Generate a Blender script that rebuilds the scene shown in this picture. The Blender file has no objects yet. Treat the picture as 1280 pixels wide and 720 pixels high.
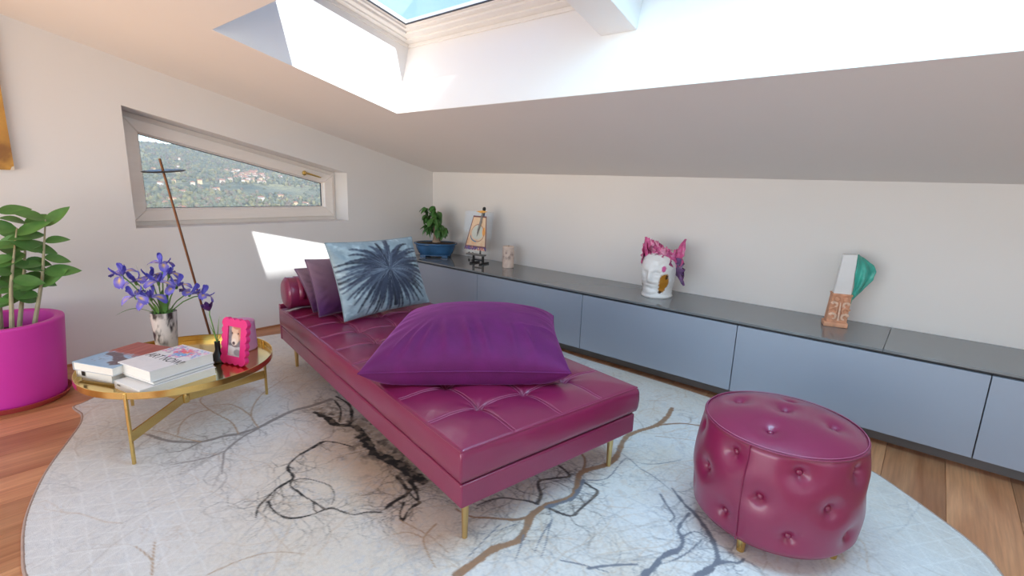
import bpy, bmesh, math, random
import numpy as np
from mathutils import Vector, Matrix
random.seed(7)
RNG = np.random.default_rng(11)
D = bpy.data
SC = bpy.context.scene
COL = SC.collection

# ------------------------------------------------------------------ camera
cam_d = D.cameras.new('camera')
cam_d.sensor_width = 36.0
cam_d.lens = 615.62 * 36 / 1280
cam_d.clip_start, cam_d.clip_end = 0.02, 6000
cam = D.objects.new('camera', cam_d)
COL.objects.link(cam)
_yaw, _pit, _rol = 2.2737, -0.2081, 0.0333
_f = Vector((math.cos(_pit) * math.cos(_yaw), math.cos(_pit) * math.sin(_yaw), math.sin(_pit)))
_r = Vector((math.sin(_yaw), -math.cos(_yaw), 0))
_u = _r.cross(_f)
_r2 = _r * math.cos(_rol) + _u * math.sin(_rol)
_u2 = _u * math.cos(_rol) - _r * math.sin(_rol)
_m = Matrix((_r2, _u2, -_f)).transposed().to_4x4()
_m.translation = (4.123, -3.5095, 1.25)
cam.matrix_world = _m
SC.camera = cam

# ------------------------------------------------------------------ sky, sun, fill lamps, exposure
SUN_DIR = Vector((-1.284, 0.24, -1.0)).normalized()
world = D.worlds.new('sky')
SC.world = world
world.use_nodes = True
wn = world.node_tree.nodes
wl = world.node_tree.links
bg = wn['Background']
sky = wn.new('ShaderNodeTexSky')
sky.sky_type = 'NISHITA'
sky.sun_disc = False
sky.sun_elevation = math.asin(-SUN_DIR.z)
sky.sun_rotation = math.atan2(-SUN_DIR.x, -SUN_DIR.y)
sky.air_density = 1.0
sky.altitude = 1800
sky.dust_density = 0.2
sky.ozone_density = 2.5
wl.new(sky.outputs[0], bg.inputs[0])
bg.inputs[1].default_value = 0.30
sun_d = D.lights.new('sun', 'SUN')
sun_d.energy = 6.5
sun_d.angle = 0.009
sun_d.color = (1.0, 0.96, 0.91)
sun = D.objects.new('sun', sun_d)
COL.objects.link(sun)
sun.rotation_euler = SUN_DIR.to_track_quat('-Z', 'Y').to_euler()
sun.location = (20, -8, 20)

def area(name, loc, direction, sx, sy, power, color):
    l = D.lights.new(name, 'AREA')
    l.shape = 'RECTANGLE'
    l.size, l.size_y = sx, sy
    l.energy = power
    l.color = color
    o = D.objects.new(name, l)
    COL.objects.link(o)
    o.location = loc
    o.rotation_euler = Vector(direction).to_track_quat('-Z', 'Y').to_euler()
    return o
# fill lamps added out of view, set in the openings of wall_front and wall_right
area('back_fill', (2.9, -6.42, .95), (0, 1, .42), 4.4, 1.6, 68, (1.0, 0.97, 0.945))
_b = area('warm_back_fill', (1.3, -6.40, .12), (-.05, 1, .47), 1.6, .2, 7, (1.0, 0.62, 0.34))  # warm lamp added to give the ceiling its orange glow
_b.data.spread = math.radians(50)
area('side_fill', (6.22, -3.4, 1.05), (-1, 0, .1), 2.6, 1.3, 12, (0.97, 0.98, 1.0))  # added side fill in the wall_right opening
# lamp added under the pane of window_3 to boost the light from above
area('roof_window_fill', (3.965, -2.03, 2.243), (0, -.229, -.973), 1.55, .5, 30, (0.42, 0.76, 1.0))

SC.view_settings.view_transform = 'Standard'
SC.view_settings.look = 'None'
SC.view_settings.gamma = 1.0
SC.view_settings.use_curve_mapping = False
SC.view_settings.exposure = 0.34

# ------------------------------------------------------------------ helpers
def link(name, data, parent=None):
    o = D.objects.new(name, data)
    COL.objects.link(o)
    if parent is not None:
        o.parent = parent
    return o

def tag(o, label=None, cat=None, group=None, kind=None):
    if label: o['label'] = label
    if cat: o['category'] = cat
    if group: o['group'] = group
    if kind: o['kind'] = kind
    return o

def thing(name, label, cat, loc=(0, 0, 0), rotz=0.0, group=None):
    o = link(name, None)
    o.empty_display_size = 0.05
    o.location = loc
    o.rotation_euler = (0, 0, rotz)
    return tag(o, label, cat, group)

def dup(root, loc, rotz=0.0, label=None):
    r = root.copy()
    COL.objects.link(r)
    r.location = loc
    r.rotation_euler = (0, 0, rotz)
    if label: r['label'] = label
    for ch in list(root.children):
        c = ch.copy(); COL.objects.link(c); c.parent = r
        for g in list(ch.children):
            d = g.copy(); COL.objects.link(d); d.parent = c
    return r

class MB:
    """collects shapes; build() makes one mesh object of them"""
    def __init__(s): s.v = []; s.f = []
    def add(s, vs, fs):
        n = len(s.v)
        s.v.extend(tuple(map(float, p)) for p in vs)
        s.f.extend(tuple(i + n for i in f) for f in fs)
        return s
    def box(s, lo, hi, M=None):
        x0, y0, z0 = lo; x1, y1, z1 = hi
        vs = [(x0,y0,z0),(x1,y0,z0),(x1,y1,z0),(x0,y1,z0),(x0,y0,z1),(x1,y0,z1),(x1,y1,z1),(x0,y1,z1)]
        if M is not None: vs = [M @ Vector(p) for p in vs]
        return s.add(vs, [(0,3,2,1),(4,5,6,7),(0,1,5,4),(1,2,6,5),(2,3,7,6),(3,0,4,7)])
    def prism(s, a, b):
        """two matching loops of points"""
        n = len(a)
        return s.add(list(a) + list(b), [tuple(range(n))[::-1], tuple(range(n, 2*n))] +
                     [(i, (i+1) % n, n + (i+1) % n, n + i) for i in range(n)])
    def lathe(s, prof, n=32, c=(0,0,0), M=None, rx=1.0, ry=1.0, cap0=True, cap1=True):
        vs = []
        for r, z in prof:
            for k in range(n):
                t = 2*math.pi*k/n
                vs.append(Vector((c[0] + rx*r*math.cos(t), c[1] + ry*r*math.sin(t), c[2] + z)))
        if M is not None: vs = [M @ p for p in vs]
        fs = []
        for j in range(len(prof)-1):
            for k in range(n):
                k2 = (k+1) % n
                fs.append((j*n+k, j*n+k2, (j+1)*n+k2, (j+1)*n+k))
        if cap0: fs.append(tuple(range(n))[::-1])
        if cap1: fs.append(tuple(range((len(prof)-1)*n, len(prof)*n)))
        return s.add(vs, fs)
    def tube(s, pts, rad, n=8, closed=False):
        pts = [Vector(p) for p in pts]
        m = len(pts)
        if not hasattr(rad, '__len__'): rad = [rad]*m
        vs = []; up = None
        for i, p in enumerate(pts):
            if closed: t = pts[(i+1) % m] - pts[i-1]
            else: t = pts[min(i+1, m-1)] - pts[max(i-1, 0)]
            if t.length < 1e-9: t = Vector((0,0,1))
            t.normalize()
            if up is None:
                up = Vector((0,0,1)) if abs(t.z) < .9 else Vector((1,0,0))
            x = t.cross(up)
            if x.length < 1e-6: x = t.cross(Vector((0,1,0)))
            x.normalize(); y = x.cross(t).normalized(); up = y
            for k in range(n):
                a = 2*math.pi*k/n
                vs.append(p + (x*math.cos(a) + y*math.sin(a))*rad[i])
        fs = []
        for j in range(m if closed else m-1):
            j2 = (j+1) % m
            for k in range(n):
                k2 = (k+1) % n
                fs.append((j*n+k, j*n+k2, j2*n+k2, j2*n+k))
        if not closed:
            fs.append(tuple(range(n))[::-1]); fs.append(tuple(range((m-1)*n, m*n)))
        return s.add(vs, fs)
    def grid(s, P):
        """P: (nu, nv, 3) array"""
        nu, nv = P.shape[:2]
        return s.add(P.reshape(-1, 3), [(i*nv+j, (i+1)*nv+j, (i+1)*nv+j+1, i*nv+j+1)
                                        for i in range(nu-1) for j in range(nv-1)])
    def build(s, name, mat, parent=None, smooth=False, bevel=0, seg=2, angle=40, fix=True):
        me = D.meshes.new(name)
        me.from_pydata(s.v, [], s.f)
        if fix:
            bm = bmesh.new(); bm.from_mesh(me)
            bmesh.ops.recalc_face_normals(bm, faces=bm.faces)
            bm.to_mesh(me); bm.free()
        if mat: me.materials.append(mat)
        o = link(name, me, parent)
        if bevel:
            b = o.modifiers.new('bevel', 'BEVEL'); b.width = bevel; b.segments = seg; b.limit_method = 'ANGLE'
            b.angle_limit = math.radians(35); b.harden_normals = False
            smooth = True
        if smooth:
            me.polygons.foreach_set('use_smooth', [True]*len(me.polygons))
            if angle < 180: me.set_sharp_from_angle(angle=math.radians(angle))
        return o

def colors(o, cols, name='Col'):
    me = o.data
    a = me.color_attributes.new(name, 'FLOAT_COLOR', 'POINT')
    c = np.ones((len(me.vertices), 4), np.float32)
    c[:, :3] = cols
    a.data.foreach_set('color', c.ravel())

def lin(r, g, b):
    f = lambda c: (c/255/12.92) if c/255 <= .04045 else ((c/255+.055)/1.055)**2.4
    return (f(r), f(g), f(b))

# ------------------------------------------------------------------ materials
def mat(name, col=(.8,.8,.8), rough=.5, metal=0.0, spec=.5, vary=0.0, vscale=8.0, bump=0.0, bscale=60.0,
        coat=0.0, sheen=0.0, sheen_tint=None, attr=None, trans=0.0, ior=1.45, stretch=None, rvary=0.0, alpha=1.0, sub=0.0):
    m = D.materials.new(name); m.use_nodes = True
    N = m.node_tree.nodes; Lk = m.node_tree.links
    P = N['Principled BSDF']
    P.inputs['Base Color'].default_value = (*col, 1)
    P.inputs['Roughness'].default_value = rough
    P.inputs['Metallic'].default_value = metal
    P.inputs['Specular IOR Level'].default_value = spec
    P.inputs['Coat Weight'].default_value = coat
    P.inputs['Coat Roughness'].default_value = .12
    P.inputs['Sheen Weight'].default_value = sheen
    P.inputs['Sheen Roughness'].default_value = .35
    if sheen_tint: P.inputs['Sheen Tint'].default_value = (*sheen_tint, 1)
    P.inputs['Transmission Weight'].default_value = trans
    P.inputs['IOR'].default_value = ior
    tc = N.new('ShaderNodeTexCoord')
    mp = N.new('ShaderNodeMapping')
    Lk.new(tc.outputs['Object'], mp.inputs[0])
    if stretch: mp.inputs['Scale'].default_value = stretch
    src = None
    if attr:
        a = N.new('ShaderNodeVertexColor'); a.layer_name = attr
        src = a.outputs[0]
    if vary:
        nz = N.new('ShaderNodeTexNoise'); nz.inputs['Scale'].default_value = vscale; nz.inputs['Detail'].default_value = 6
        Lk.new(mp.outputs[0], nz.inputs['Vector'])
        mr = N.new('ShaderNodeMapRange')
        mr.inputs['From Min'].default_value = .3; mr.inputs['From Max'].default_value = .7
        mr.inputs['To Min'].default_value = 1 - vary; mr.inputs['To Max'].default_value = 1 + vary
        Lk.new(nz.outputs[0], mr.inputs[0])
        mx = N.new('ShaderNodeVectorMath'); mx.operation = 'SCALE'
        if src: Lk.new(src, mx.inputs[0])
        else: mx.inputs[0].default_value = col
        Lk.new(mr.outputs[0], mx.inputs['Scale'])
        src = mx.outputs[0]
    if src: Lk.new(src, P.inputs['Base Color'])
    if rvary:
        nr = N.new('ShaderNodeTexNoise'); nr.inputs['Scale'].default_value = vscale*1.7
        Lk.new(mp.outputs[0], nr.inputs['Vector'])
        m2 = N.new('ShaderNodeMapRange'); m2.inputs['To Min'].default_value = max(0, rough - rvary); m2.inputs['To Max'].default_value = rough + rvary
        Lk.new(nr.outputs[0], m2.inputs[0]); Lk.new(m2.outputs[0], P.inputs['Roughness'])
    if bump:
        nb = N.new('ShaderNodeTexNoise'); nb.inputs['Scale'].default_value = bscale; nb.inputs['Detail'].default_value = 4
        Lk.new(mp.outputs[0], nb.inputs['Vector'])
        bp = N.new('ShaderNodeBump'); bp.inputs['Strength'].default_value = bump; bp.inputs['Distance'].default_value = .01
        Lk.new(nb.outputs[0], bp.inputs['Height']); Lk.new(bp.outputs[0], P.inputs['Normal'])
    return m

M = {}
M['wall'] = mat('wall_paint', (.80,.775,.755), .85, vary=.015, vscale=1.5, bump=.04, bscale=220)
M['ceil'] = mat('ceiling_paint', (.80,.77,.75), .85, vary=.012, vscale=1.2, bump=.03, bscale=220)
M['well'] = mat('skylight_lining_paint', (.86,.86,.85), .6, bump=.02, bscale=200)
M['winwood'] = mat('cream_lacquered_wood', (.90,.82,.755), .45, vary=.02, vscale=6, stretch=(4,1,8), bump=.04, bscale=40)
M['white'] = mat('white_lacquer', (.85,.84,.81), .35, vary=.01, vscale=4)
M['seal'] = mat('grey_rubber_seal', (.05,.05,.055), .6)
M['brass'] = mat('polished_brass', (.78,.56,.20), .16, metal=1, rvary=.05, vscale=5)
M['brassmat'] = mat('brushed_brass', (.72,.53,.24), .28, metal=1)
M['leather'] = mat('burgundy_leather', (.215,.011,.062), .38, spec=.7, vary=.06, vscale=5, bump=.06, bscale=340, rvary=.04, coat=.38)
M['door'] = mat('grey_lacquer_door', (.30,.335,.40), .42, vary=.012, vscale=3)
M['top'] = mat('grey_glass_worktop', (.19,.20,.205), .045, spec=.9, rvary=.02, vscale=9)
M['carc'] = mat('dark_carcass', (.035,.038,.045), .5, vary=.05)
M['plinth'] = mat('grey_plinth', (.17,.165,.165), .4, vary=.03)
M['velvet'] = mat('purple_velvet', (.115,.003,.088), .75, vary=.12, vscale=14, sheen=.32, sheen_tint=(.95,.25,.85), bump=.12, bscale=160)
M['plum'] = mat('plum_velvet', (.10,.030,.085), .75, attr='Col', vary=.10, vscale=12, sheen=1.0, sheen_tint=(.95,.72,.80), bump=.10, bscale=160)
M['pinkpot'] = mat('magenta_plastic', (.64,.04,.38), .42, vary=.04, vscale=3, bump=.02, bscale=90)
M['saucer'] = mat('terracotta_plastic_saucer', (.42,.06,.06), .4, vary=.05)
M['soil'] = mat('soil', (.05,.032,.022), .95, vary=.6, vscale=60, bump=.8, bscale=90)
M['leaf'] = mat('glossy_leaf', (.10,.24,.055), .38, vary=.35, vscale=9)
M['leaf2'] = mat('bonsai_leaf', (.065,.19,.04), .42, vary=.4, vscale=12)
M['stem'] = mat('plant_stem', (.36,.33,.20), .6, vary=.2, vscale=20)
M['gstem'] = mat('green_stem', (.13,.28,.06), .5, vary=.2, vscale=20)
M['bark'] = mat('bonsai_bark', (.33,.24,.17), .85, vary=.3, vscale=30, bump=.4, bscale=60)
M['bluepot'] = mat('blue_glazed_ceramic', (.035,.12,.26), .18, vary=.35, vscale=7, spec=.6)
M['black'] = mat('black_paint', (.012,.012,.013), .4, vary=.1)
M['paper'] = mat('book_pages', (.80,.78,.73), .8, vary=.08, vscale=40, stretch=(1,1,60))
M['cover_white'] = mat('white_book_cover', (.84,.83,.82), .4, vary=.02)
M['print'] = mat('printed_surface', (.8,.8,.8), .4, attr='Col', vary=.03, vscale=30)
M['attr_matte'] = mat('painted_matte', (.8,.8,.8), .7, attr='Col', vary=.05, vscale=25)
M['ceramic'] = mat('white_glazed_ceramic', (.82,.81,.80), .22, attr='Col', vary=.03, vscale=20, bump=.25, bscale=38)
M['terracotta'] = mat('terracotta', (.66,.33,.20), .75, vary=.22, vscale=26, bump=.3, bscale=70)
M['marble'] = mat('white_marble', (.76,.76,.76), .35, vary=.06, vscale=6)
M['teal'] = mat('teal_resin', (.06,.42,.34), .28, vary=.25, vscale=18, bump=.4, bscale=30)
M['pinkframe'] = mat('pink_lacquer', (.72,.03,.20), .3, vary=.03)
M['mauve'] = mat('mauve_ceramic', (.58,.25,.40), .35, vary=.10, vscale=9)
M['vase'] = mat('smoky_ceramic', (.8,.8,.8), .35, attr='Col', vary=.08, vscale=14)
M['candle'] = mat('candle_wax', (.8,.8,.8), .5, attr='Col', vary=.04)
M['copper'] = mat('copper_rod', (.17,.07,.035), .35, metal=1)
M['socket'] = mat('white_plastic', (.8,.8,.79), .4)
M['petal'] = mat('iris_petal', (.3,.3,.8), .6, attr='Col', vary=.15, vscale=60)
M['darkpetal'] = mat('dark_violet_petal', (.055,.014,.11), .55, vary=.3, vscale=40)

def glass_mat(name, tint, refl=.08):
    m = D.materials.new(name); m.use_nodes = True
    N = m.node_tree.nodes; Lk = m.node_tree.links
    N.remove(N['Principled BSDF'])
    tr = N.new('ShaderNodeBsdfTransparent'); tr.inputs[0].default_value = (*tint, 1)
    gl = N.new('ShaderNodeBsdfGlossy'); gl.inputs['Roughness'].default_value = .02
    lw = N.new('ShaderNodeLayerWeight'); lw.inputs[0].default_value = .5
    pw = N.new('ShaderNodeMath'); pw.operation = 'POWER'; pw.inputs[1].default_value = 5; Lk.new(lw.outputs['Facing'], pw.inputs[0])
    fr = N.new('ShaderNodeMath'); fr.operation = 'MULTIPLY_ADD'; fr.inputs[1].default_value = .9; fr.inputs[2].default_value = .04
    Lk.new(pw.outputs[0], fr.inputs[0])
    mx = N.new('ShaderNodeMixShader')
    Lk.new(fr.outputs[0], mx.inputs[0]); Lk.new(tr.outputs[0], mx.inputs[1]); Lk.new(gl.outputs[0], mx.inputs[2])
    Lk.new(mx.outputs[0], N['Material Output'].inputs[0])
    return m
M['glass'] = glass_mat('window_glass', (.97,.985,.99))
M['skyglass'] = glass_mat('skylight_glass', (.93,.97,1.0))
M['acrylic'] = glass_mat('clear_acrylic', (.97,.98,.98))

def wood_floor():
    m = mat('oak_plank', (.43,.17,.07), .38, spec=.45)
    N = m.node_tree.nodes; Lk = m.node_tree.links; P = N['Principled BSDF']
    tc = N.new('ShaderNodeTexCoord'); oi = N.new('ShaderNodeObjectInfo')
    off = N.new('ShaderNodeVectorMath'); off.operation = 'ADD'
    sc = N.new('ShaderNodeVectorMath'); sc.operation = 'SCALE'; sc.inputs[0].default_value = (13, 29, 7)
    Lk.new(oi.outputs['Random'], sc.inputs['Scale']); Lk.new(sc.outputs[0], off.inputs[1])
    Lk.new(tc.outputs['Object'], off.inputs[0])
    mp = N.new('ShaderNodeMapping'); mp.inputs['Scale'].default_value = (7, .9, 6)
    Lk.new(off.outputs[0], mp.inputs[0])
    n1 = N.new('ShaderNodeTexNoise'); n1.inputs['Scale'].default_value = 1.0; n1.inputs['Detail'].default_value = 8; n1.inputs['Distortion'].default_value = 1.6
    Lk.new(mp.outputs[0], n1.inputs['Vector'])
    mp2 = N.new('ShaderNodeMapping'); mp2.inputs['Scale'].default_value = (90, 4, 20); Lk.new(off.outputs[0], mp2.inputs[0])
    n2 = N.new('ShaderNodeTexNoise'); n2.inputs['Scale'].default_value = 1; n2.inputs['Detail'].default_value = 3; Lk.new(mp2.outputs[0], n2.inputs['Vector'])
    r1 = N.new('ShaderNodeValToRGB')
    r1.color_ramp.elements[0].position = .3; r1.color_ramp.elements[0].color = (.43,.175,.078,1)
    r1.color_ramp.elements[1].position = .72; r1.color_ramp.elements[1].color = (.63,.31,.155,1)
    e = r1.color_ramp.elements.new(.5); e.color = (.53,.24,.115,1)
    Lk.new(n1.outputs[0], r1.inputs[0])
    mr = N.new('ShaderNodeMapRange'); mr.inputs['From Min'].default_value = .3; mr.inputs['From Max'].default_value = .7
    mr.inputs['To Min'].default_value = .84; mr.inputs['To Max'].default_value = 1.1; Lk.new(n2.outputs[0], mr.inputs[0])
    mr2 = N.new('ShaderNodeMapRange'); mr2.inputs['To Min'].default_value = .82; mr2.inputs['To Max'].default_value = 1.2; Lk.new(oi.outputs['Random'], mr2.inputs[0])
    mu = N.new('ShaderNodeMath'); mu.operation = 'MULTIPLY'; Lk.new(mr.outputs[0], mu.inputs[0]); Lk.new(mr2.outputs[0], mu.inputs[1])
    mx = N.new('ShaderNodeVectorMath'); mx.operation = 'SCALE'; Lk.new(r1.outputs[0], mx.inputs[0]); Lk.new(mu.outputs[0], mx.inputs['Scale'])
    Lk.new(mx.outputs[0], P.inputs['Base Color'])
    bp = N.new('ShaderNodeBump'); bp.inputs['Strength'].default_value = .12; bp.inputs['Distance'].default_value = .004
    Lk.new(n2.outputs[0], bp.inputs['Height']); Lk.new(bp.outputs[0], P.inputs['Normal'])
    return m
M['wood'] = wood_floor()

# ------------------------------------------------------------------ the setting
RA, RB, RZ = 0.23554, -0.00379, 1.3463            # roof plane z = RZ - RA*y + RB*x
def rz(x, y): return RZ - RA*y + RB*x
RN = Vector((-RB, RA, 1)).normalized()             # outward normal of the roof
def rp(x, y, h=0.0):
    """a point on the roof plane above (x, y), lifted h along the roof's normal"""
    return Vector((x, y, rz(x, y))) + RN*h
XR, YF = 6.3, -6.5                                 # inner faces of wall_right and wall_front

floor = MB().box((-.3, YF-.3, -.12), (XR+.3, .3, -.018)).build('floor', M['carc'])
tag(floor, kind='structure')
PW = 0.2275
plank_meshes = {}
def plank_mesh(L):
    L = round(L, 3)
    if L not in plank_meshes:
        g = .0006; b = .0012
        w, l = PW/2 - g, L/2 - g
        mb = MB()
        mb.prism([(-w,-l,-.016),(w,-l,-.016),(w,l,-.016),(-w,l,-.016)], [(-w,-l,-b),(w,-l,-b),(w,l,-b),(-w,l,-b)])
        n = len(mb.v)
        mb.v += [(-w+b,-l+b,0),(w-b,-l+b,0),(w-b,l-b,0),(-w+b,l-b,0)]
        mb.f = [f for f in mb.f if f != (4,5,6,7)]
        mb.f += [(n,n+1,n+2,n+3),(4,5,n+1,n),(5,6,n+2,n+1),(6,7,n+3,n+2),(7,4,n,n+3)]
        o = mb.build('plank', M['wood']); plank_meshes[L] = o.data
        D.objects.remove(o)
    return plank_meshes[L]
x = 4.112 - PW*19
k = 0
while x < XR:
    yy = 0.0 - [0.0, .85, 1.5, .4, 1.15][k % 5]
    y1 = 0.0
    first = True
    while y1 > YF:
        Ln = [1.9, 2.3, 1.6][(k*2) % 3]
        y0 = (yy if (first and yy < -.05) else y1 - Ln)
        y0 = max(y0, YF); first = False
        if y1 - y0 > .02:
            o = link('plank', plank_mesh(y1-y0), floor)
            o.location = (x + PW/2, (y0+y1)/2, 0)
        y1 = y0
    x += PW; k += 1

# wall_left (x = 0) with the trapezoid window opening
WY0, WY1, WZ0 = -2.618, -1.012, .866
def wtop(y): return 1.667 + (y - WY0)*(1.300-1.667)/(WY1-WY0)
def yzprism(mb, poly, x0, x1):
    mb.prism([(x0, y, z) for y, z in poly], [(x1, y, z) for y, z in poly])
wl_ = MB()
T = .34
yzprism(wl_, [(YF-.3,-.1),(WY0,-.1),(WY0,rz(0,WY0)+.03),(YF-.3,rz(0,YF-.3)+.03)], -T, 0)
yzprism(wl_, [(WY1,-.1),(.3,-.1),(.3,rz(0,.3)+.03),(WY1,rz(0,WY1)+.03)], -T, 0)
yzprism(wl_, [(WY0,-.1),(WY1,-.1),(WY1,WZ0),(WY0,WZ0)], -T, 0)
yzprism(wl_, [(WY0,wtop(WY0)),(WY1,wtop(WY1)),(WY1,rz(0,WY1)+.03),(WY0,rz(0,WY0)+.03)], -T, 0)
tag(wl_.build('wall_left', M['wall']), kind='structure')
tag(MB().box((-T, 0, -.1), (XR+.3, .3, rz(3,0)+.05)).build('wall_back', M['wall']), kind='structure')
# walls behind the photographer, with openings added for the fill lamps
wf = MB()
wf.box((-T,YF-.3,-.1),(.6,YF,3.1)); wf.box((5.2,YF-.3,-.1),(XR+.3,YF,3.1)); wf.box((.6,YF-.3,2.4),(5.2,YF,3.1))
tag(wf.build('wall_front', M['wall']), kind='structure')
wr = MB()
for a0, a1 in ((YF-.3, -4.8), (-2.0, .3)):
    yzprism(wr, [(a0,-.1),(a1,-.1),(a1,rz(XR,a1)+.03),(a0,rz(XR,a0)+.03)], XR, XR+.3)
yzprism(wr, [(-4.8,-.1),(-2.0,-.1),(-2.0,.35),(-4.8,.35)], XR, XR+.3)
yzprism(wr, [(-4.8,1.75),(-2.0,1.75),(-2.0,rz(XR,-2)+.03),(-4.8,rz(XR,-4.8)+.03)], XR, XR+.3)
tag(wr.build('wall_right', M['wall']), kind='structure')
tag(MB().box((.6,YF-.2,-.02),(5.2,YF-.15,.0)).build('trim_1', M['plinth']), kind='structure')

# ceiling with the long roof-light opening
SX0, SX1, SY0, SY1 = 1.318, 4.95, -2.508, -1.428
cm = MB()
def slab(x0, x1, y0, y1, h0=0.0, h1=.06):
    cm.prism([rp(x0,y0,h0),rp(x1,y0,h0),rp(x1,y1,h0),rp(x0,y1,h0)], [rp(x0,y0,h1),rp(x1,y0,h1),rp(x1,y1,h1),rp(x0,y1,h1)])
slab(-T, SX0, YF-.3, .3); slab(SX1, XR+.3, YF-.3, .3); slab(SX0, SX1, YF-.3, SY0); slab(SX0, SX1, SY1, .3)
tag(cm.build('ceiling', M['ceil']), kind='structure')
# plastered lining of the roof-light well, square to the roof
WD = .50
def lining(name, pts):
    mb = MB(); t = .04
    mb.prism([p for p in pts[0]], [p for p in pts[1]])
    return tag(mb.build(name, M['well']), kind='structure')
def wallbox(x0, x1, y0, y1, h0=.0008, h1=WD):
    return ([rp(x0,y0)+RN*h0, rp(x1,y0)+RN*h0, rp(x1,y1)+RN*h0, rp(x0,y1)+RN*h0],
            [rp(x0,y0)+RN*h1, rp(x1,y0)+RN*h1, rp(x1,y1)+RN*h1, rp(x0,y1)+RN*h1])
lining('trim_2', wallbox(SX0-.05, SX0+.0015, SY0-.05, SY1+.05))
lining('trim_3', wallbox(SX1-.0015, SX1+.05, SY0-.05, SY1+.05))
lining('trim_4', wallbox(SX0+.0015, SX1-.0015, SY1-.0015, SY1+.05))
lining('trim_5', wallbox(SX0+.0015, SX1-.0015, SY0-.05, SY0+.0015))
# the white beam between the two roof windows
BX0, BX1 = 2.80, 2.982
bm_ = MB(); a_, b_ = wallbox(BX0, BX1, SY0+.001, SY1-.001, .27, .52); bm_.prism(a_, b_)
o = bm_.build('ceiling_beam', M['well'], bevel=.004)
tag(o, 'white boxed beam between the two roof windows', 'beam', kind='structure')
# roof windows
def ring(mb, x0, x1, y0, y1, w, h0, h1):
    """rectangular frame of width w lying in the roof plane between heights h0 and h1"""
    for (a0,a1,c0,c1) in ((x0,x1,y0,y0+w),(x0,x1,y1-w,y1),(x0,x0+w,y0+w,y1-w),(x1-w,x1,y0+w,y1-w)):
        p, q = wallbox(a0,a1,c0,c1,h0,h1); mb.prism(p, q)
def roof_window(name, x0, x1):
    root = link(name, None); tag(root, kind='structure')
    y0, y1 = SY0 + .002, SY1 - .002
    mb = MB(); ring(mb, x0, x1, y0, y1, .010, .425, .448); mb.build('lining_trim', M['white'], root, bevel=.002)
    mb = MB(); ring(mb, x0, x1, y0, y1, .052, .448, .50); mb.build('frame', M['white'], root, bevel=.003)
    sh = MB(); ring(sh, x0+.046, x1-.046, y0+.046, y1-.046, .050, .458, .53); s_ = sh.build('sash', M['white'], root, bevel=.004)
    g = MB(); ring(g, x0+.094, x1-.094, y0+.094, y1-.094, .030, .472, .525); g.build('inner_sash_bead', M['white'], s_, bevel=.003)
    g = MB(); ring(g, x0+.122, x1-.122, y0+.122, y1-.122, .016, .483, .52); g.build('glazing_bead', M['white'], s_, bevel=.002)
    g = MB(); ring(g, x0+.1375, x1-.1375, y0+.1375, y1-.1375, .004, .486, .495); g.build('gasket', M['seal'], s_)
    p, q = wallbox(x0+.12, x1-.12, y0+.12, y1-.12, .490, .4925)
    MB().prism(p, q).build('pane', M['skyglass'], s_)
    # outer flashing closing the frame to the roof
    mb = MB(); ring(mb, x0-.06, x1+.06, y0-.06, y1+.06, .12, .50, .56); mb.build('flashing', M['carc'], root)
    return root
roof_window('window_2', SX0, BX0)
roof_window('window_3', BX1, SX1)

# trapezoid window in wall_left
def trap(ins):
    """corners of the opening moved in by ins: bottom-left, bottom-right, top-right, top-left as (y, z)"""
    y0, y1 = WY0+ins, WY1-ins
    k = ins*1.026
    return [(y0, WZ0+ins), (y1, WZ0+ins), (y1, wtop(y1)-k), (y0, wtop(y0)-k)]
def trap_ring(mb, i0, i1, x0, x1):
    A, B = trap(i0), trap(i1)
    for k in range(4):
        q = [A[k], A[(k+1)%4], B[(k+1)%4], B[k]]
        mb.prism([(x0, y, z) for y, z in q], [(x1, y, z) for y, z in q])
win = link('window_1', None); tag(win, kind='structure')
mb = MB(); trap_ring(mb, .0005, .055, -.275, -.212); mb.build('frame', M['winwood'], win, bevel=.004)
mb = MB(); trap_ring(mb, .034, .118, -.270, -.190); sash = mb.build('sash', M['winwood'], win, bevel=.006)
mb = MB(); trap_ring(mb, .116, .126, -.262, -.226); mb.build('glazing_bead', M['winwood'], sash, bevel=.002)
mb = MB(); trap_ring(mb, .1255, .1295, -.252, -.236); mb.build('gasket', M['seal'], sash)
A = trap(.12); MB().prism([(-.246,y,z) for y,z in A], [(-.242,y,z) for y,z in A]).build('pane', M['glass'], sash)
# espagnolette handle on the sloping top rail
hy, hz = -1.315, 1.284
h1 = MB(); h1.lathe([(.0,0),(.020,0),(.022,.004),(.018,.012),(.010,.014),(.010,.045),(.0,.046)], 20,
    M=Matrix.Translation((-.190,hy,hz)) @ Matrix.Rotation(math.pi/2,4,'Y') @ Matrix.Scale(1,4), cap0=False, cap1=False)
ho = h1.build('handle', M['brass'], sash, smooth=True)
h2 = MB(); h2.tube([(-.150,hy-.012,hz+.003),(-.146,hy+.02,hz-.005),(-.148,hy+.07,hz-.018),(-.150,hy+.115,hz-.029),(-.150,hy+.135,hz-.034)], [.008,.009,.0075,.007,.004], 10)
h2.build('lever', M['brass'], ho, smooth=True)
for zz in (1.44, .92):
    hb = MB(); hb.tube([(-.196, WY0+.028, zz-.045), (-.196, WY0+.028, zz+.045)], .008, 10); hb.build('hinge', M['white'], win, smooth=True)
tag(MB().box((-.2, WY0+.0005, WZ0), (.0, WY1-.0005, WZ0+.004)).build('trim_6', M['wall']), kind='structure')

# slim oak skirting
for nm, lo, hi in (('baseboard_left', (0,YF,0), (.009,-.02,.014)),):
    tag(MB().box(lo, hi).build(nm, M['wood'], bevel=.002), kind='structure')

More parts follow.
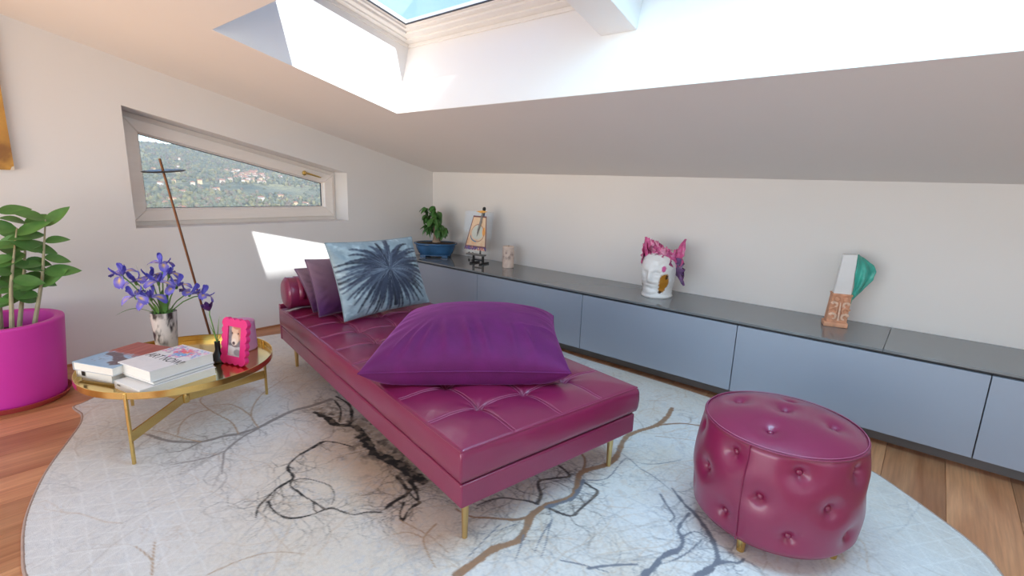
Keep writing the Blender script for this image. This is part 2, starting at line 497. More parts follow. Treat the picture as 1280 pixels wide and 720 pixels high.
# ------------------------------------------------------------------ outside: taller house next door, valley and hillside
nb = thing('neighbour_building', 'taller plastered house standing beside the roof, outside the room', 'building', (12, -3, -60))
MB().box((0,-11,0),(8,11,69.82)).build('wall', mat('outdoor_plaster', (.35,.30,.25), .9, vary=.06), nb)
def hnoise(X, Y, s, seed):
    r = np.random.default_rng(seed); out = np.zeros_like(X)
    for k in range(7):
        a = r.uniform(0, 2*math.pi); f = s*r.uniform(.6, 1.8)
        out += np.sin((X*math.cos(a) + Y*math.sin(a))/f + r.uniform(0, 6.3))
    return out/7
def ground(X, Y):
    d = -X
    t = np.clip((d - 650)/1500.0, 0, 1)
    h = -62 + 150*(t*t*(3-2*t))*(1 - .0003*np.clip(Y-450, -400, 1200)) 
    h += hnoise(X, Y, 160, 3)*12*np.clip(t*2.2,0,1) + hnoise(X, Y, 55, 5)*6*np.clip(t*3,0,1) + hnoise(X,Y,18,8)*2.2
    return h
gx = np.linspace(-2600, -350, 190); gy = np.linspace(-300, 1900, 190)
GX, GY = np.meshgrid(gx, gy, indexing='ij')
hm = MB().grid(np.stack([GX, GY, ground(GX, GY)], -1))
def hill_mat():
    m = mat('hillside', (.1,.14,.05), .95)
    N = m.node_tree.nodes; Lk = m.node_tree.links; P = N['Principled BSDF']
    tc = N.new('ShaderNodeTexCoord')
    n1 = N.new('ShaderNodeTexNoise'); n1.inputs['Scale'].default_value = .012; n1.inputs['Detail'].default_value = 8
    n2 = N.new('ShaderNodeTexNoise'); n2.inputs['Scale'].default_value = .09; n2.inputs['Detail'].default_value = 5
    Lk.new(tc.outputs['Object'], n1.inputs['Vector']); Lk.new(tc.outputs['Object'], n2.inputs['Vector'])
    r1 = N.new('ShaderNodeValToRGB'); el = r1.color_ramp.elements
    el[0].position = .36; el[0].color = (.07,.09,.06,1); el[1].position = .66; el[1].color = (.26,.24,.12,1)
    e = el.new(.5); e.color = (.14,.145,.09,1)
    Lk.new(n1.outputs[0], r1.inputs[0])
    mr = N.new('ShaderNodeMapRange'); mr.inputs['From Min'].default_value = .3; mr.inputs['From Max'].default_value = .7
    mr.inputs['To Min'].default_value = .55; mr.inputs['To Max'].default_value = 1.45; Lk.new(n2.outputs[0], mr.inputs[0])
    mx = N.new('ShaderNodeVectorMath'); mx.operation = 'SCALE'; Lk.new(r1.outputs[0], mx.inputs[0]); Lk.new(mr.outputs[0], mx.inputs['Scale'])
    Lk.new(mx.outputs[0], P.inputs['Base Color'])
    return m
hill = hm.build('hillside', hill_mat(), smooth=True, angle=180, fix=False)
tag(hill, 'wooded hillside rising across the valley outside the window', 'hillside', kind='structure')
# tree crowns on the slope, too many and too small to count
ico = [(0,0,1),(.894,0,.447),(.276,.851,.447),(-.724,.526,.447),(-.724,-.526,.447),(.276,-.851,.447),(.724,.526,-.447),(-.276,.851,-.447),(-.894,0,-.447),(-.276,-.851,-.447),(.724,-.526,-.447)]
icf = [(0,1,2),(0,2,3),(0,3,4),(0,4,5),(0,5,1),(1,6,2),(2,7,3),(3,8,4),(4,9,5),(5,10,1),(2,6,7),(3,7,8),(4,8,9),(5,9,10),(1,10,6)]
ico = np.array(ico)
NT = 15000
td = 650 + 1550*RNG.random(NT)**.8
tX = -td; tY = 3.5 + td*(.17 + .46*RNG.random(NT)) - 3.5
keep = hnoise(tX, tY, 70, 21) > -.12 + .25*RNG.standard_normal(NT)
tX, tY = tX[keep], tY[keep]; n_ = len(tX)
R_ = (1.8 + 3.0*RNG.random(n_))
base = np.stack([tX, tY, ground(tX, tY) + R_*.6], -1)
V_ = base[:,None,:] + ico[None]*(R_[:,None,None]*np.stack([np.ones(n_), np.ones(n_), .8+.7*RNG.random(n_)], -1)[:,None,:])
F_ = (np.array(icf)[None] + (np.arange(n_)*len(ico))[:,None,None]).reshape(-1,3)
me = D.meshes.new('hillside_trees'); me.from_pydata(V_.reshape(-1,3).tolist(), [], F_.tolist())
tree_m = mat('tree_crowns', (.10,.13,.07), .95, attr='Col', vary=.3, vscale=.15); me.materials.append(tree_m)
ht_ = link('hillside_trees', me)
pal = np.array([(.12,.125,.07),(.10,.11,.075),(.18,.165,.08),(.15,.12,.085),(.12,.13,.085)])
colors(ht_, np.repeat(pal[RNG.integers(0,5,n_)], len(ico), axis=0))
tag(ht_, 'countless small trees covering the far hillside', 'trees', kind='stuff')
# hillside houses
hw = [mat('house_%s' % s, c, .8, vary=.05, vscale=.4) for s, c in (('cream', (.55,.46,.36)), ('ochre', (.52,.40,.24)), ('white', (.60,.55,.48)))]
hroof = mat('clay_roof_tiles', (.34,.17,.11), .9, vary=.2, vscale=.8)
def house_spots():
    out = []
    for k in range(60):   # the village
        dd = 1330 + random.gauss(0, 60); s = .400 + random.gauss(0, .020)
        out.append((dd, s))
    for k in range(26):
        out.append((random.uniform(850, 1750), random.uniform(.24, .52)))
    return out
for (dd, s) in house_spots():
    X, Y = -dd, dd*s
    zg = float(ground(np.array([X]), np.array([Y]))[0])
    w, l, h = random.uniform(5, 8), random.uniform(6, 11), random.uniform(4.5, 8)
    hs = thing('hillside_house', 'small pale house on the far hillside beyond the window', 'house', (X, Y, zg-2), random.uniform(0, 3.1), 'houses of the far hillside')
    MB().box((-w/2,-l/2,0),(w/2,l/2,h+2)).build('wall', random.choice(hw), hs)
    e = .6
    MB().prism([(-w/2-e,-l/2-e,h+2),(w/2+e,-l/2-e,h+2),(0,-l/2-e,h+2+w*.28)], [(-w/2-e,l/2+e,h+2),(w/2+e,l/2+e,h+2),(0,l/2+e,h+2+w*.28)]).build('roof', hroof, hs)

# thin summer haze lying in the valley between the house and the hillside
hz = MB().box((-2200,-900,-140),(-60,2300,110)).build('valley_haze', None)
hmz = D.materials.new('haze'); hmz.use_nodes = True
hmz.node_tree.nodes.remove(hmz.node_tree.nodes['Principled BSDF'])
vsc = hmz.node_tree.nodes.new('ShaderNodeVolumeScatter'); vsc.inputs['Color'].default_value = (.82,.91,1.0,1); vsc.inputs['Density'].default_value = .0002
vsc.inputs['Anisotropy'].default_value = .2
hmz.node_tree.links.new(vsc.outputs[0], hmz.node_tree.nodes['Material Output'].inputs['Volume'])
hz.data.materials.append(hmz)
tag(hz, 'pale blue haze hanging over the valley outside', 'haze', kind='stuff')

# ------------------------------------------------------------------ low cabinet run along wall_back
CT = .5144; CD = .55; HB = .086; SB = .114
edges = [.16, 1.2218, 2.2812, 3.3414, 4.4177, 5.478]
cab_lab = ['grey lacquered low cabinet unit behind the daybed, under the bonsai',
           'grey lacquered low cabinet unit below the candle, behind the purple cushion',
           'grey lacquered low cabinet unit under the white ceramic head',
           'wide grey low cabinet unit behind the round pouf, under the terracotta sculpture',
           'grey low cabinet unit cut by the right edge of the picture']
for i in range(5):
    x0, x1 = edges[i], edges[i+1]
    c = thing('cabinet_unit', cab_lab[i], 'cabinet', (x0, 0, 0), 0, 'low cabinets along the back wall')
    w = x1 - x0
    MB().box((.001,-CD+.022,HB),(w-.001,-.002,CT-.014)).build('body', M['carc'], c)
    MB().box((.0022,-CD,HB),(w-.0022,-CD+.020,CT-.027)).build('door', M['door'], c, bevel=.0015)
    MB().box((0,-CD+SB,0),(w,-CD+SB+.018,HB)).build('plinth', M['plinth'], c)
for i, (x0, x1, lab) in enumerate(((.155, 4.0215, 'long glossy grey worktop carrying the bonsai, candle and ceramic head'),
                                   (4.0235, 5.48, 'short glossy grey worktop section at the right end of the cabinets'))):
    o = MB().box((x0,-CD-.003,CT-.013),(x1,-.001,CT)).build('worktop', M['top'], bevel=.0012)
    tag(o, lab, 'worktop')
so = thing('power_socket', 'small white socket low on the wall behind the blue bonsai pot', 'socket', (.60,-.0005,CT+.035))
MB().box((-.055,-.010,-.028),(.055,0,.028)).build('cover_plate', M['socket'], so, bevel=.004)
for dx in (-.025,.025):
    MB().lathe([(.0,0),(.016,0),(.016,.0015),(.0,.0015)],16,M=Matrix.Translation((dx,-.011,0))@Matrix.Rotation(math.pi/2,4,'X'),cap0=False,cap1=False).build('outlet', M['carc'], so)

# ------------------------------------------------------------------ rug
BR=[('b',0.0300,0.0260,[(3.128,-2.567),(3.135,-2.471),(3.138,-2.395),(3.171,-2.311),(3.154,-2.239),(3.124,-2.172),(3.128,-2.086),(3.171,-1.975),(3.151,-1.898),(3.108,-1.810),(3.116,-1.749),(3.155,-1.652),(3.153,-1.559),(3.098,-1.370),(3.119,-1.250),(3.156,-1.137),(3.158,-1.009),(3.131,-0.869)]),
('b',0.0160,0.0060,[(3.156,-1.137),(3.240,-1.020),(3.346,-0.955),(3.420,-0.858)]),
('b',0.0120,0.0080,[(3.110,-1.799),(3.080,-1.723),(3.044,-1.674),(2.991,-1.646)]),
('b',0.0160,0.0070,[(3.120,-2.182),(3.101,-2.221),(3.074,-2.247),(3.011,-2.293),(2.960,-2.332),(2.885,-2.341)]),
('d',0.0160,0.0120,[(3.096,-2.096),(3.071,-2.041),(3.009,-1.978),(3.037,-1.918),(3.082,-1.856),(3.052,-1.830),(3.002,-1.815)]),
('d',0.0140,0.0120,[(3.139,-2.089),(3.195,-2.082),(3.240,-2.062),(3.239,-2.002),(3.235,-1.871),(3.198,-1.853),(3.149,-1.845)]),
('d',0.0120,0.0060,[(3.101,-2.097),(3.058,-2.110),(3.021,-2.132),(2.975,-2.161),(2.943,-2.212),(2.930,-2.272)]),
('n',0.0180,0.0200,[(3.134,-2.094),(3.177,-1.984),(3.168,-1.905),(3.143,-1.835)]),
('n',0.0060,0.0030,[(3.158,-1.820),(3.212,-1.744),(3.194,-1.549),(3.281,-1.577),(3.359,-1.596),(3.481,-1.654),(3.576,-1.718)]),
('n',0.0120,0.0240,[(3.450,-1.622),(3.533,-1.691),(3.578,-1.717),(3.650,-1.776),(3.702,-1.842),(3.736,-1.915),(3.728,-1.981),(3.703,-2.051),(3.670,-2.139)]),
('n',0.0100,0.0260,[(3.569,-1.732),(3.571,-1.849),(3.605,-1.893),(3.618,-1.947),(3.595,-2.010),(3.585,-2.103),(3.583,-2.170)]),
('n',0.0140,0.0080,[(3.736,-1.935),(3.766,-1.897),(3.794,-1.876),(3.803,-1.843)]),
('n',0.0100,0.0060,[(3.434,-1.698),(3.478,-1.743),(3.532,-1.792),(3.534,-1.835)]),
('n',0.0100,0.0080,[(3.427,-2.250),(3.470,-2.194),(3.541,-2.120)]),
('n',0.0090,0.0050,[(3.597,-1.895),(3.623,-1.825),(3.671,-1.826)]),
('k',0.0300,0.0500,[(1.736,-2.309),(1.841,-2.298),(1.940,-2.300),(2.029,-2.249),(2.135,-2.262),(2.239,-2.299),(2.316,-2.324),(2.405,-2.305),(2.482,-2.304),(2.562,-2.304),(2.641,-2.311)]),
('k',0.0550,0.0300,[(2.140,-2.279),(2.252,-2.307),(2.338,-2.322),(2.435,-2.313),(2.567,-2.317)]),
('k',0.0200,0.0100,[(2.004,-2.262),(1.903,-2.185),(1.779,-2.129),(1.634,-2.123)]),
('k',0.0120,0.0100,[(1.928,-2.275),(1.810,-2.196),(1.676,-2.157)]),
('k',0.0180,0.0080,[(2.543,-2.364),(2.615,-2.383),(2.688,-2.403),(2.754,-2.411)]),
('k',0.0220,0.0100,[(2.604,-2.346),(2.677,-2.369),(2.741,-2.409)]),
('k',0.0140,0.0200,[(2.687,-2.521),(2.675,-2.471),(2.675,-2.422),(2.658,-2.387)]),
('k',0.0120,0.0100,[(2.754,-2.411),(2.755,-2.463),(2.788,-2.521),(2.752,-2.505),(2.708,-2.454)]),
('k',0.0060,0.0120,[(2.193,-2.364),(2.106,-2.396),(2.051,-2.436),(2.065,-2.487),(2.079,-2.542)]),
('k',0.0140,0.0080,[(2.056,-2.434),(2.074,-2.508),(2.091,-2.578),(2.132,-2.638),(2.174,-2.658),(2.237,-2.668),(2.254,-2.709),(2.262,-2.747),(2.295,-2.801),(2.330,-2.850),(2.383,-2.880)]),
('k',0.0090,0.0060,[(2.318,-2.808),(2.390,-2.819),(2.461,-2.807),(2.495,-2.777),(2.516,-2.732),(2.523,-2.688),(2.540,-2.659),(2.590,-2.644),(2.631,-2.625),(2.652,-2.586),(2.693,-2.548)]),
('k',0.0090,0.0060,[(2.239,-2.669),(2.283,-2.703),(2.341,-2.701),(2.389,-2.699),(2.449,-2.691),(2.525,-2.684)]),
('k',0.0050,0.0030,[(2.254,-2.679),(2.276,-2.642),(2.330,-2.614),(2.399,-2.595),(2.466,-2.612),(2.514,-2.650)]),
('k',0.0050,0.0030,[(2.269,-2.755),(2.330,-2.810),(2.372,-2.849)]),
('k',0.0050,0.0030,[(2.449,-2.691),(2.501,-2.715),(2.525,-2.705)]),
('g',0.0160,0.0300,[(1.398,-2.975),(1.538,-2.924),(1.648,-2.828),(1.669,-2.734),(1.693,-2.678),(1.696,-2.585),(1.665,-2.483),(1.639,-2.378),(1.655,-2.280),(1.650,-2.167)]),
('g',0.0180,0.0060,[(1.668,-2.505),(1.716,-2.612),(1.736,-2.669),(1.813,-2.779),(1.890,-2.816),(1.996,-2.860)]),
('g',0.0100,0.0050,[(1.813,-2.779),(1.820,-2.847),(1.800,-2.911),(1.775,-2.971)]),
('g',0.0120,0.0050,[(1.648,-2.828),(1.672,-2.885),(1.675,-2.930)]),
('t',0.0080,0.0040,[(1.693,-2.678),(1.552,-2.655),(1.438,-2.667),(1.318,-2.680),(1.154,-2.674),(1.051,-2.592)]),
('t',0.0080,0.0040,[(1.318,-2.680),(1.314,-2.763),(1.391,-2.836),(1.514,-2.885)]),
('t',0.0080,0.0040,[(1.696,-2.585),(1.548,-2.559),(1.414,-2.489),(1.292,-2.384),(1.225,-2.284),(1.153,-2.176)]),
('t',0.0070,0.0040,[(1.548,-2.559),(1.410,-2.562),(1.314,-2.587),(1.277,-2.667)]),
('t',0.0070,0.0030,[(1.398,-2.975),(1.331,-3.008),(1.240,-3.051)]),
('t',0.0080,0.0030,[(1.648,-2.828),(1.560,-2.871),(1.425,-2.917),(1.361,-2.956)]),
('t',0.0060,0.0030,[(2.781,-2.528),(2.859,-2.515),(2.940,-2.507),(3.033,-2.516)]),
('t',0.0080,0.0040,[(2.895,-2.451),(2.919,-2.527),(2.982,-2.564),(3.058,-2.591)]),
('t',0.0060,0.0030,[(2.919,-2.527),(2.855,-2.547),(2.823,-2.594)]),
('t',0.0060,0.0030,[(2.354,-3.195),(2.294,-3.203),(2.236,-3.216)]),
('t',0.0070,0.0030,[(2.425,-3.213),(2.317,-3.182),(2.260,-3.163)]),
('t',0.0050,0.0030,[(2.551,-3.096),(2.561,-3.004),(2.600,-2.918),(2.685,-2.849)]),
('n',0.0060,0.0030,[(3.192,-2.130),(3.220,-2.189),(3.256,-2.256),(3.283,-2.320)]),
('n',0.0060,0.0030,[(3.202,-2.164),(3.224,-2.242),(3.251,-2.314)]),
('n',0.0060,0.0030,[(3.169,-2.271),(3.200,-2.330),(3.226,-2.387)]),
('n',0.0050,0.0030,[(3.069,-2.289),(3.083,-2.385),(3.099,-2.485)]),
('n',0.0050,0.0030,[(3.112,-2.248),(3.094,-2.295),(3.088,-2.324)]),
('n',0.0040,0.0030,[(3.115,-1.497),(3.222,-1.541),(3.306,-1.507),(3.388,-1.383)]),
('t',0.0050,0.0030,[(3.206,-1.246),(3.306,-1.183),(3.409,-1.129)]),
('n',0.0060,0.0040,[(3.662,-1.834),(3.646,-1.947),(3.624,-2.018),(3.589,-2.081)]),
('n',0.0050,0.0030,[(3.338,-2.284),(3.409,-2.247),(3.485,-2.219)])]

def catmull(pts, n=10, closed=True):
    P = np.array(pts, float); m = len(P); out = []
    for i in range(m if closed else m-1):
        if closed: p0, p1, p2, p3 = P[i-1], P[i], P[(i+1)%m], P[(i+2)%m]
        else: p0, p1, p2, p3 = P[max(i-1,0)], P[i], P[i+1], P[min(i+2,m-1)]
        for k in range(n):
            t = k/n
            out.append(.5*((2*p1) + (-p0+p2)*t + (2*p0-5*p1+4*p2-p3)*t*t + (-p0+3*p1-3*p2+p3)*t**3))
    if not closed: out.append(P[-1])
    return np.array(out)
RUG = catmull([(.775,-3.155),(.83,-3.155),(.92,-3.145),(1.04,-3.17),(1.21,-3.24),(1.42,-3.33),(1.6,-3.39),(1.8,-3.44),(2.0,-3.465),(2.2,-3.47),(2.6,-3.42),(3.2,-3.22),(3.8,-2.85),(4.25,-2.35),(4.48,-1.85),(4.52,-1.5),(4.47,-1.28),(4.41,-1.17),(4.32,-1.07),(4.20,-.95),(4.07,-.84),(3.8,-.70),(3.5,-.61),(3.2,-.555),(2.7,-.53),(2.3,-.525),(2.0,-.50),(1.6,-.52),(1.2,-.62),(.75,-.88),(.42,-1.3),(.27,-1.75),(.22,-2.0),(.22,-2.3),(.32,-2.62),(.50,-2.88),(.68,-3.03),(.75,-3.11)], 8)
RT = .009
G = .0052
X0, Y0 = RUG.min(0) - .01; X1, Y1 = RUG.max(0) + .01
rx = np.arange(X0, X1, G); ry = np.arange(Y0, Y1, G)
GX, GY = np.meshgrid(rx, ry, indexing='ij')
def inside(GX, GY, poly):
    res = np.zeros(GX.shape, bool); n = len(poly)
    for i in range(n):
        (xa, ya), (xb, yb) = poly[i-1], poly[i]
        if ya == yb: continue
        c = ((ya > GY) != (yb > GY)) & (GX < (xb-xa)*(GY-ya)/(yb-ya) + xa)
        res ^= c
    return res
IN = inside(GX, GY, RUG)
def fnoise(X, Y, scale, seed, octv=4):
    """smooth value noise"""
    r = np.random.default_rng(seed); out = np.zeros(X.shape); amp = 1; tot = 0
    for o_ in range(octv):
        T_ = r.random((64, 64)); x = X/scale; y = Y/scale
        xi = np.floor(x).astype(int); yi = np.floor(y).astype(int); fx = x-xi; fy = y-yi
        fx = fx*fx*(3-2*fx); fy = fy*fy*(3-2*fy)
        a = T_[xi%64, yi%64]; b = T_[(xi+1)%64, yi%64]; c = T_[xi%64, (yi+1)%64]; d = T_[(xi+1)%64, (yi+1)%64]
        out += amp*((a*(1-fx)+b*fx)*(1-fy) + (c*(1-fx)+d*fx)*fy); tot += amp
        amp *= .55; scale *= .5
    return out/tot
class Canvas:
    """a colour field on a regular grid of points; strokes are blended in"""
    def __init__(s, X, Y, base):
        s.X, s.Y = X, Y; s.c = np.ones(X.shape + (3,))*np.array(base)
        s.x0, s.y0 = X[0,0], Y[0,0]; s.dx = X[1,0]-X[0,0]; s.dy = Y[0,1]-Y[0,0]
    def stroke(s, pts, w0, w1, col, alpha=1.0, soft=.003, rough=0.0):
        n = len(pts)-1
        for i in range(n):
            (xa,ya),(xb,yb) = pts[i], pts[i+1]
            wa = (w0+(w1-w0)*i/n)/2; wb = (w0+(w1-w0)*(i+1)/n)/2
            pad = max(wa,wb)+soft*2
            i0 = max(int((min(xa,xb)-pad-s.x0)/s.dx),0); i1 = int((max(xa,xb)+pad-s.x0)/s.dx)+2
            j0 = max(int((min(ya,yb)-pad-s.y0)/s.dy),0); j1 = int((max(ya,yb)+pad-s.y0)/s.dy)+2
            if i1 <= 0 or j1 <= 0 or i0 >= s.X.shape[0] or j0 >= s.X.shape[1]: continue
            X = s.X[i0:i1,j0:j1]; Y = s.Y[i0:i1,j0:j1]
            dx, dy = xb-xa, yb-ya; L2 = dx*dx+dy*dy+1e-12
            t = np.clip(((X-xa)*dx+(Y-ya)*dy)/L2,0,1)
            d = np.hypot(X-xa-t*dx, Y-ya-t*dy)
            w = wa+(wb-wa)*t
            if rough: w = w*(1+rough*(fnoise(X,Y,.03,77,2)-.5)*2)
            a = np.clip((w+soft*.5-d)/soft,0,1)*alpha*np.clip((2*w+.001)/soft,.25,1)
            s.c[i0:i1,j0:j1] = s.c[i0:i1,j0:j1]*(1-a[...,None]) + np.array(col)*a[...,None]
    def poly(s, pts, col, alpha=1.0):
        m = inside(s.X, s.Y, pts)
        s.c[m] = s.c[m]*(1-alpha) + np.array(col)*alpha
    def wash(s, amount, col):
        a = np.clip(amount,0,1)[...,None]
        s.c = s.c*(1-a) + np.array(col)*a
cv = Canvas(GX, GY, (.755,.75,.745))
n1 = fnoise(GX, GY, .55, 1); n2 = fnoise(GX, GY, .16, 2); n3 = fnoise(GX, GY, .05, 3, 3)
def blob(cx, cy, rx_, ry_): return np.exp(-(((GX-cx)/rx_)**2 + ((GY-cy)/ry_)**2))
cv.wash(np.clip((n1-.40)*2.2,0,.55), (.70,.60,.48))
cv.wash(blob(2.35,-2.45,.75,.55)*(.25+.5*n2), (.70,.56,.43))
cv.wash(blob(2.35,-2.25,.40,.28)*(.3+.9*n2), (.52,.38,.26))
cv.wash(np.clip((n3-.62)*2.4,0,.30)*(n2>.42), (.50,.47,.45))
n5 = fnoise(GX, GY, .014, 61, 2); n6 = fnoise(GX, GY, .30, 62)
cv.wash(np.clip((n5-.60)*4,0,.34)*np.clip((n6-.38)*4,0,1), (.50,.52,.58))
cv.wash(np.clip((.40-n5)*4,0,.30)*np.clip((.60-n6)*4,0,1), (.66,.52,.40))
# fine triangular lattice towards the two outer ends of the rug
latt = np.clip(((1.95-GX)*.6+(-2.55-GY))/.45,0,1) + np.clip((GX-3.95)/.3,0,1)
lines = np.zeros(GX.shape)
for ang in (0.42, 0.42+math.pi/3, 0.42+2*math.pi/3):
    q = (GX*math.cos(ang)+GY*math.sin(ang))/.088
    lines = np.maximum(lines, np.clip(1-np.abs(q-np.round(q))*.088/.0050,0,1))
cv.wash(np.clip(latt,0,1)*.5, (.70,.695,.70))
cv.wash(np.clip(latt,0,1)*lines*.6, (.84,.835,.83))
CB = {'b': (.36,.205,.12), 'd': (.085,.072,.07), 'n': (.19,.20,.24), 'k': (.022,.02,.02), 'g': (.30,.27,.26), 't': (.48,.34,.23)}
rr = random.Random(5)
def twig(x, y, ang, L, w, col, al, depth):
    pts = [(x,y)]; a = ang; m = 6
    for k in range(m):
        a += rr.gauss(0,.28); x += math.cos(a)*L/m; y += math.sin(a)*L/m; pts.append((x,y))
        if depth and rr.random() < .5:
            twig(x, y, a+rr.choice((-1,1))*rr.uniform(.4,1.0), L*rr.uniform(.35,.65), w*.65, col, al, depth-1)
    cv.stroke(pts, w, w*.4, col, al, soft=.005)
for (c, w0, w1, pts) in BR:
    P = catmull(pts, 4, closed=False)
    n = len(P)
    for i in range(1, n-1, 2):
        t = math.atan2(P[i+1][1]-P[i-1][1], P[i+1][0]-P[i-1][0])
        for _ in range(2 if c in 'tg' else 1):
            if rr.random() < .75:
                twig(P[i][0], P[i][1], t+rr.choice((-1,1))*rr.uniform(.5,1.2), rr.uniform(.05,.22), min(.006,w0*.4), CB[c] if c != 'b' else (.30,.25,.22), .50 if c in 'ktgb' else .6, 2)
for k in range(330):      # loose veins all over
    twig(rr.uniform(.6,4.3), rr.uniform(-3.3,-.6), rr.uniform(0,6.28), rr.uniform(.2,.6), .006, rr.choice([(.50,.45,.41),(.48,.48,.50),(.58,.44,.32)]), .50, 2)
for (c, w0, w1, pts) in BR:
    P = [tuple(q) for q in catmull(pts, 4, closed=False)]
    cv.stroke(P, w0, w1, CB[c], .94, soft=.0035, rough=.7 if c in 'kn' else .3)
kk = np.clip((n3-.55)*6,0,1)*blob(2.33,-2.28,.30,.15)
cv.wash(kk*.9, (.05,.042,.038))
# bark: tan and charcoal mottling along the printed trunk
dark = (cv.c.mean(-1) < .12)
n4 = fnoise(GX, GY, .022, 44, 3)
cv.wash(np.clip((n4-.56)*5,0,.55)*dark, (.26,.20,.155))
halo = np.zeros(GX.shape)
for (c, w0, w1, pts) in BR:
    if c == 'k' and w0 > .025:
        for q in catmull(pts, 3, closed=False): halo = np.maximum(halo, np.exp(-((GX-q[0])**2+(GY-q[1]-.03)**2)/.085**2))
cv.wash(halo*np.clip((n4-.36)*3.2,0,1)*(~dark)*.85, (.36,.28,.215))
cv.wash(halo*np.clip((fnoise(GX,GY,.035,46,3)-.56)*7,0,1)*(~dark)*.85, (.07,.06,.055))
tan = (np.abs(cv.c[...,0]-.36) < .05) & (np.abs(cv.c[...,2]-.12) < .05)
cv.wash(np.clip((n4-.5)*4,0,.5)*tan, (.27,.19,.14))
# mesh: only cells wholly inside the outline
idx = -np.ones(GX.shape, int)
cell = IN[:-1,:-1] & IN[1:,:-1] & IN[:-1,1:] & IN[1:,1:]
use = np.zeros_like(IN); use[:-1,:-1] |= cell; use[1:,:-1] |= cell; use[:-1,1:] |= cell; use[1:,1:] |= cell
idx[use] = np.arange(use.sum())
ci, cj = np.nonzero(cell)
faces = np.stack([idx[ci,cj], idx[ci+1,cj], idx[ci+1,cj+1], idx[ci,cj+1]], -1)
me = D.meshes.new('rug')
nv, nf = int(use.sum()), len(faces)
me.vertices.add(nv); me.loops.add(nf*4); me.polygons.add(nf)
me.vertices.foreach_set('co', np.stack([GX[use], GY[use], np.full(nv, RT)], -1).astype(np.float32).ravel())
me.loops.foreach_set('vertex_index', faces.astype(np.int32).ravel())
me.polygons.foreach_set('loop_start', np.arange(0, nf*4, 4, dtype=np.int32))
me.update(calc_edges=True)
M['rug'] = mat('printed_rug', (.7,.7,.7), .88, attr='Col', vary=.05, vscale=90, bump=.25, bscale=420)
me.materials.append(M['rug'])
rug = thing('rug', 'large free-form pale rug printed with bare tree branches', 'rug', (0,0,0))
ro = link('pile_top', me, rug)
colors(ro, cv.c[use])
eb = MB()
nR = len(RUG)
cen = RUG.mean(0)
eb.prism([(p[0],p[1],.0005) for p in RUG], [(p[0],p[1],RT-.0012) for p in RUG]).build('backing', mat('rug_backing', (.33,.24,.20), .9, vary=.1), rug)
MB().tube([(p[0],p[1],RT*.55) for p in RUG], .0058, 8, closed=True).build('edge_binding', mat('rug_edge_binding', (.42,.30,.25), .9, vary=.1, vscale=60), rug, smooth=True)

# ------------------------------------------------------------------ daybed (local x = length from the near end, local y = width)
def dbw(a, b, z): return Vector((3.0841 - math.cos(.184)*a + math.sin(.184)*b, -2.5075 + math.sin(.184)*a + math.cos(.184)*b, z))
DW, DL, DZ0, DZ1, DZ2 = .9159, 2.1737, .1896, .2845, .4152
day = thing('daybed', 'long burgundy leather daybed with tufted seat and brass legs', 'daybed', dbw(0, DW, 0), math.pi - .184)
# local frame of the Empty: +x = along the length away from the camera, +y = from the far long side towards the near one
def L(a, b, z): return (a, DW - b, z)
MB().box(L(.003, DW-.003, DZ0), L(DL-.003, .003, DZ1-.006)).build('base_frame', M['leather'], day, bevel=.008, seg=3)
MB().box(L(.012, DW-.012, DZ1-.012), L(DL-.012, .012, DZ1+.012)).build('shadow_gap', M['carc'], day)
S_ = .2345
NB = 4
def tuft(a, b):
    sb = DW/NB
    sa = S_
    fa = np.abs(np.sin(math.pi*a/sa)); fb = np.abs(np.sin(math.pi*b/sb))
    ea = np.clip(np.minimum(a, DL-a)/.05, 0, 1); ebd = np.clip(np.minimum(b, DW-b)/.05, 0, 1)
    pil = (fa*fb)**.42
    da = (a/sa - np.round(a/sa))*sa; db = (b/sb - np.round(b/sb))*sb
    ia = np.round(a/sa); ib = np.round(b/sb)
    inn = (ia > 0) & (ia*sa < DL-.05) & (ib > 0) & (ib < NB)
    d2 = da*da + db*db
    dent = np.where(inn, .017*np.exp(-d2/.026**2) + .010*np.exp(-d2/.07**2), 0)
    seam = np.minimum(np.exp(-(da/.0045)**2)*(inn | (ia > 0)) + np.exp(-(db/.0045)**2), 1)*.0055
    # soft creases running out of each button
    ang = np.arctan2(db, da)
    cre = np.where(inn, .0028*np.exp(-d2/.06**2)*np.cos(ang*8+ia*1.7+ib), 0)
    return (.009*(pil-1) - dent*.85 - seam + cre)*np.minimum(ea, ebd)**.6
na, nb_ = 300, 132
A1 = np.linspace(0, 1, na); B1 = np.linspace(0, 1, nb_)
ed = lambda t: t + 0*t
A1 = DL*A1; B1 = DW*B1
AA, BB = np.meshgrid(A1, B1, indexing='ij')
e_ = np.minimum(np.minimum(AA, DL-AA), np.minimum(BB, DW-BB))
rr_ = .012
drop = np.where(e_ < rr_, rr_ - np.sqrt(np.maximum(rr_**2 - (rr_-e_)**2, 0)), 0)
ZZ = DZ2 + .006 + tuft(AA, BB) - drop - .016*np.clip(1-e_/.20,0,1)**2
P = np.stack([AA, DW-BB, ZZ], -1)
mm = MB().grid(P)
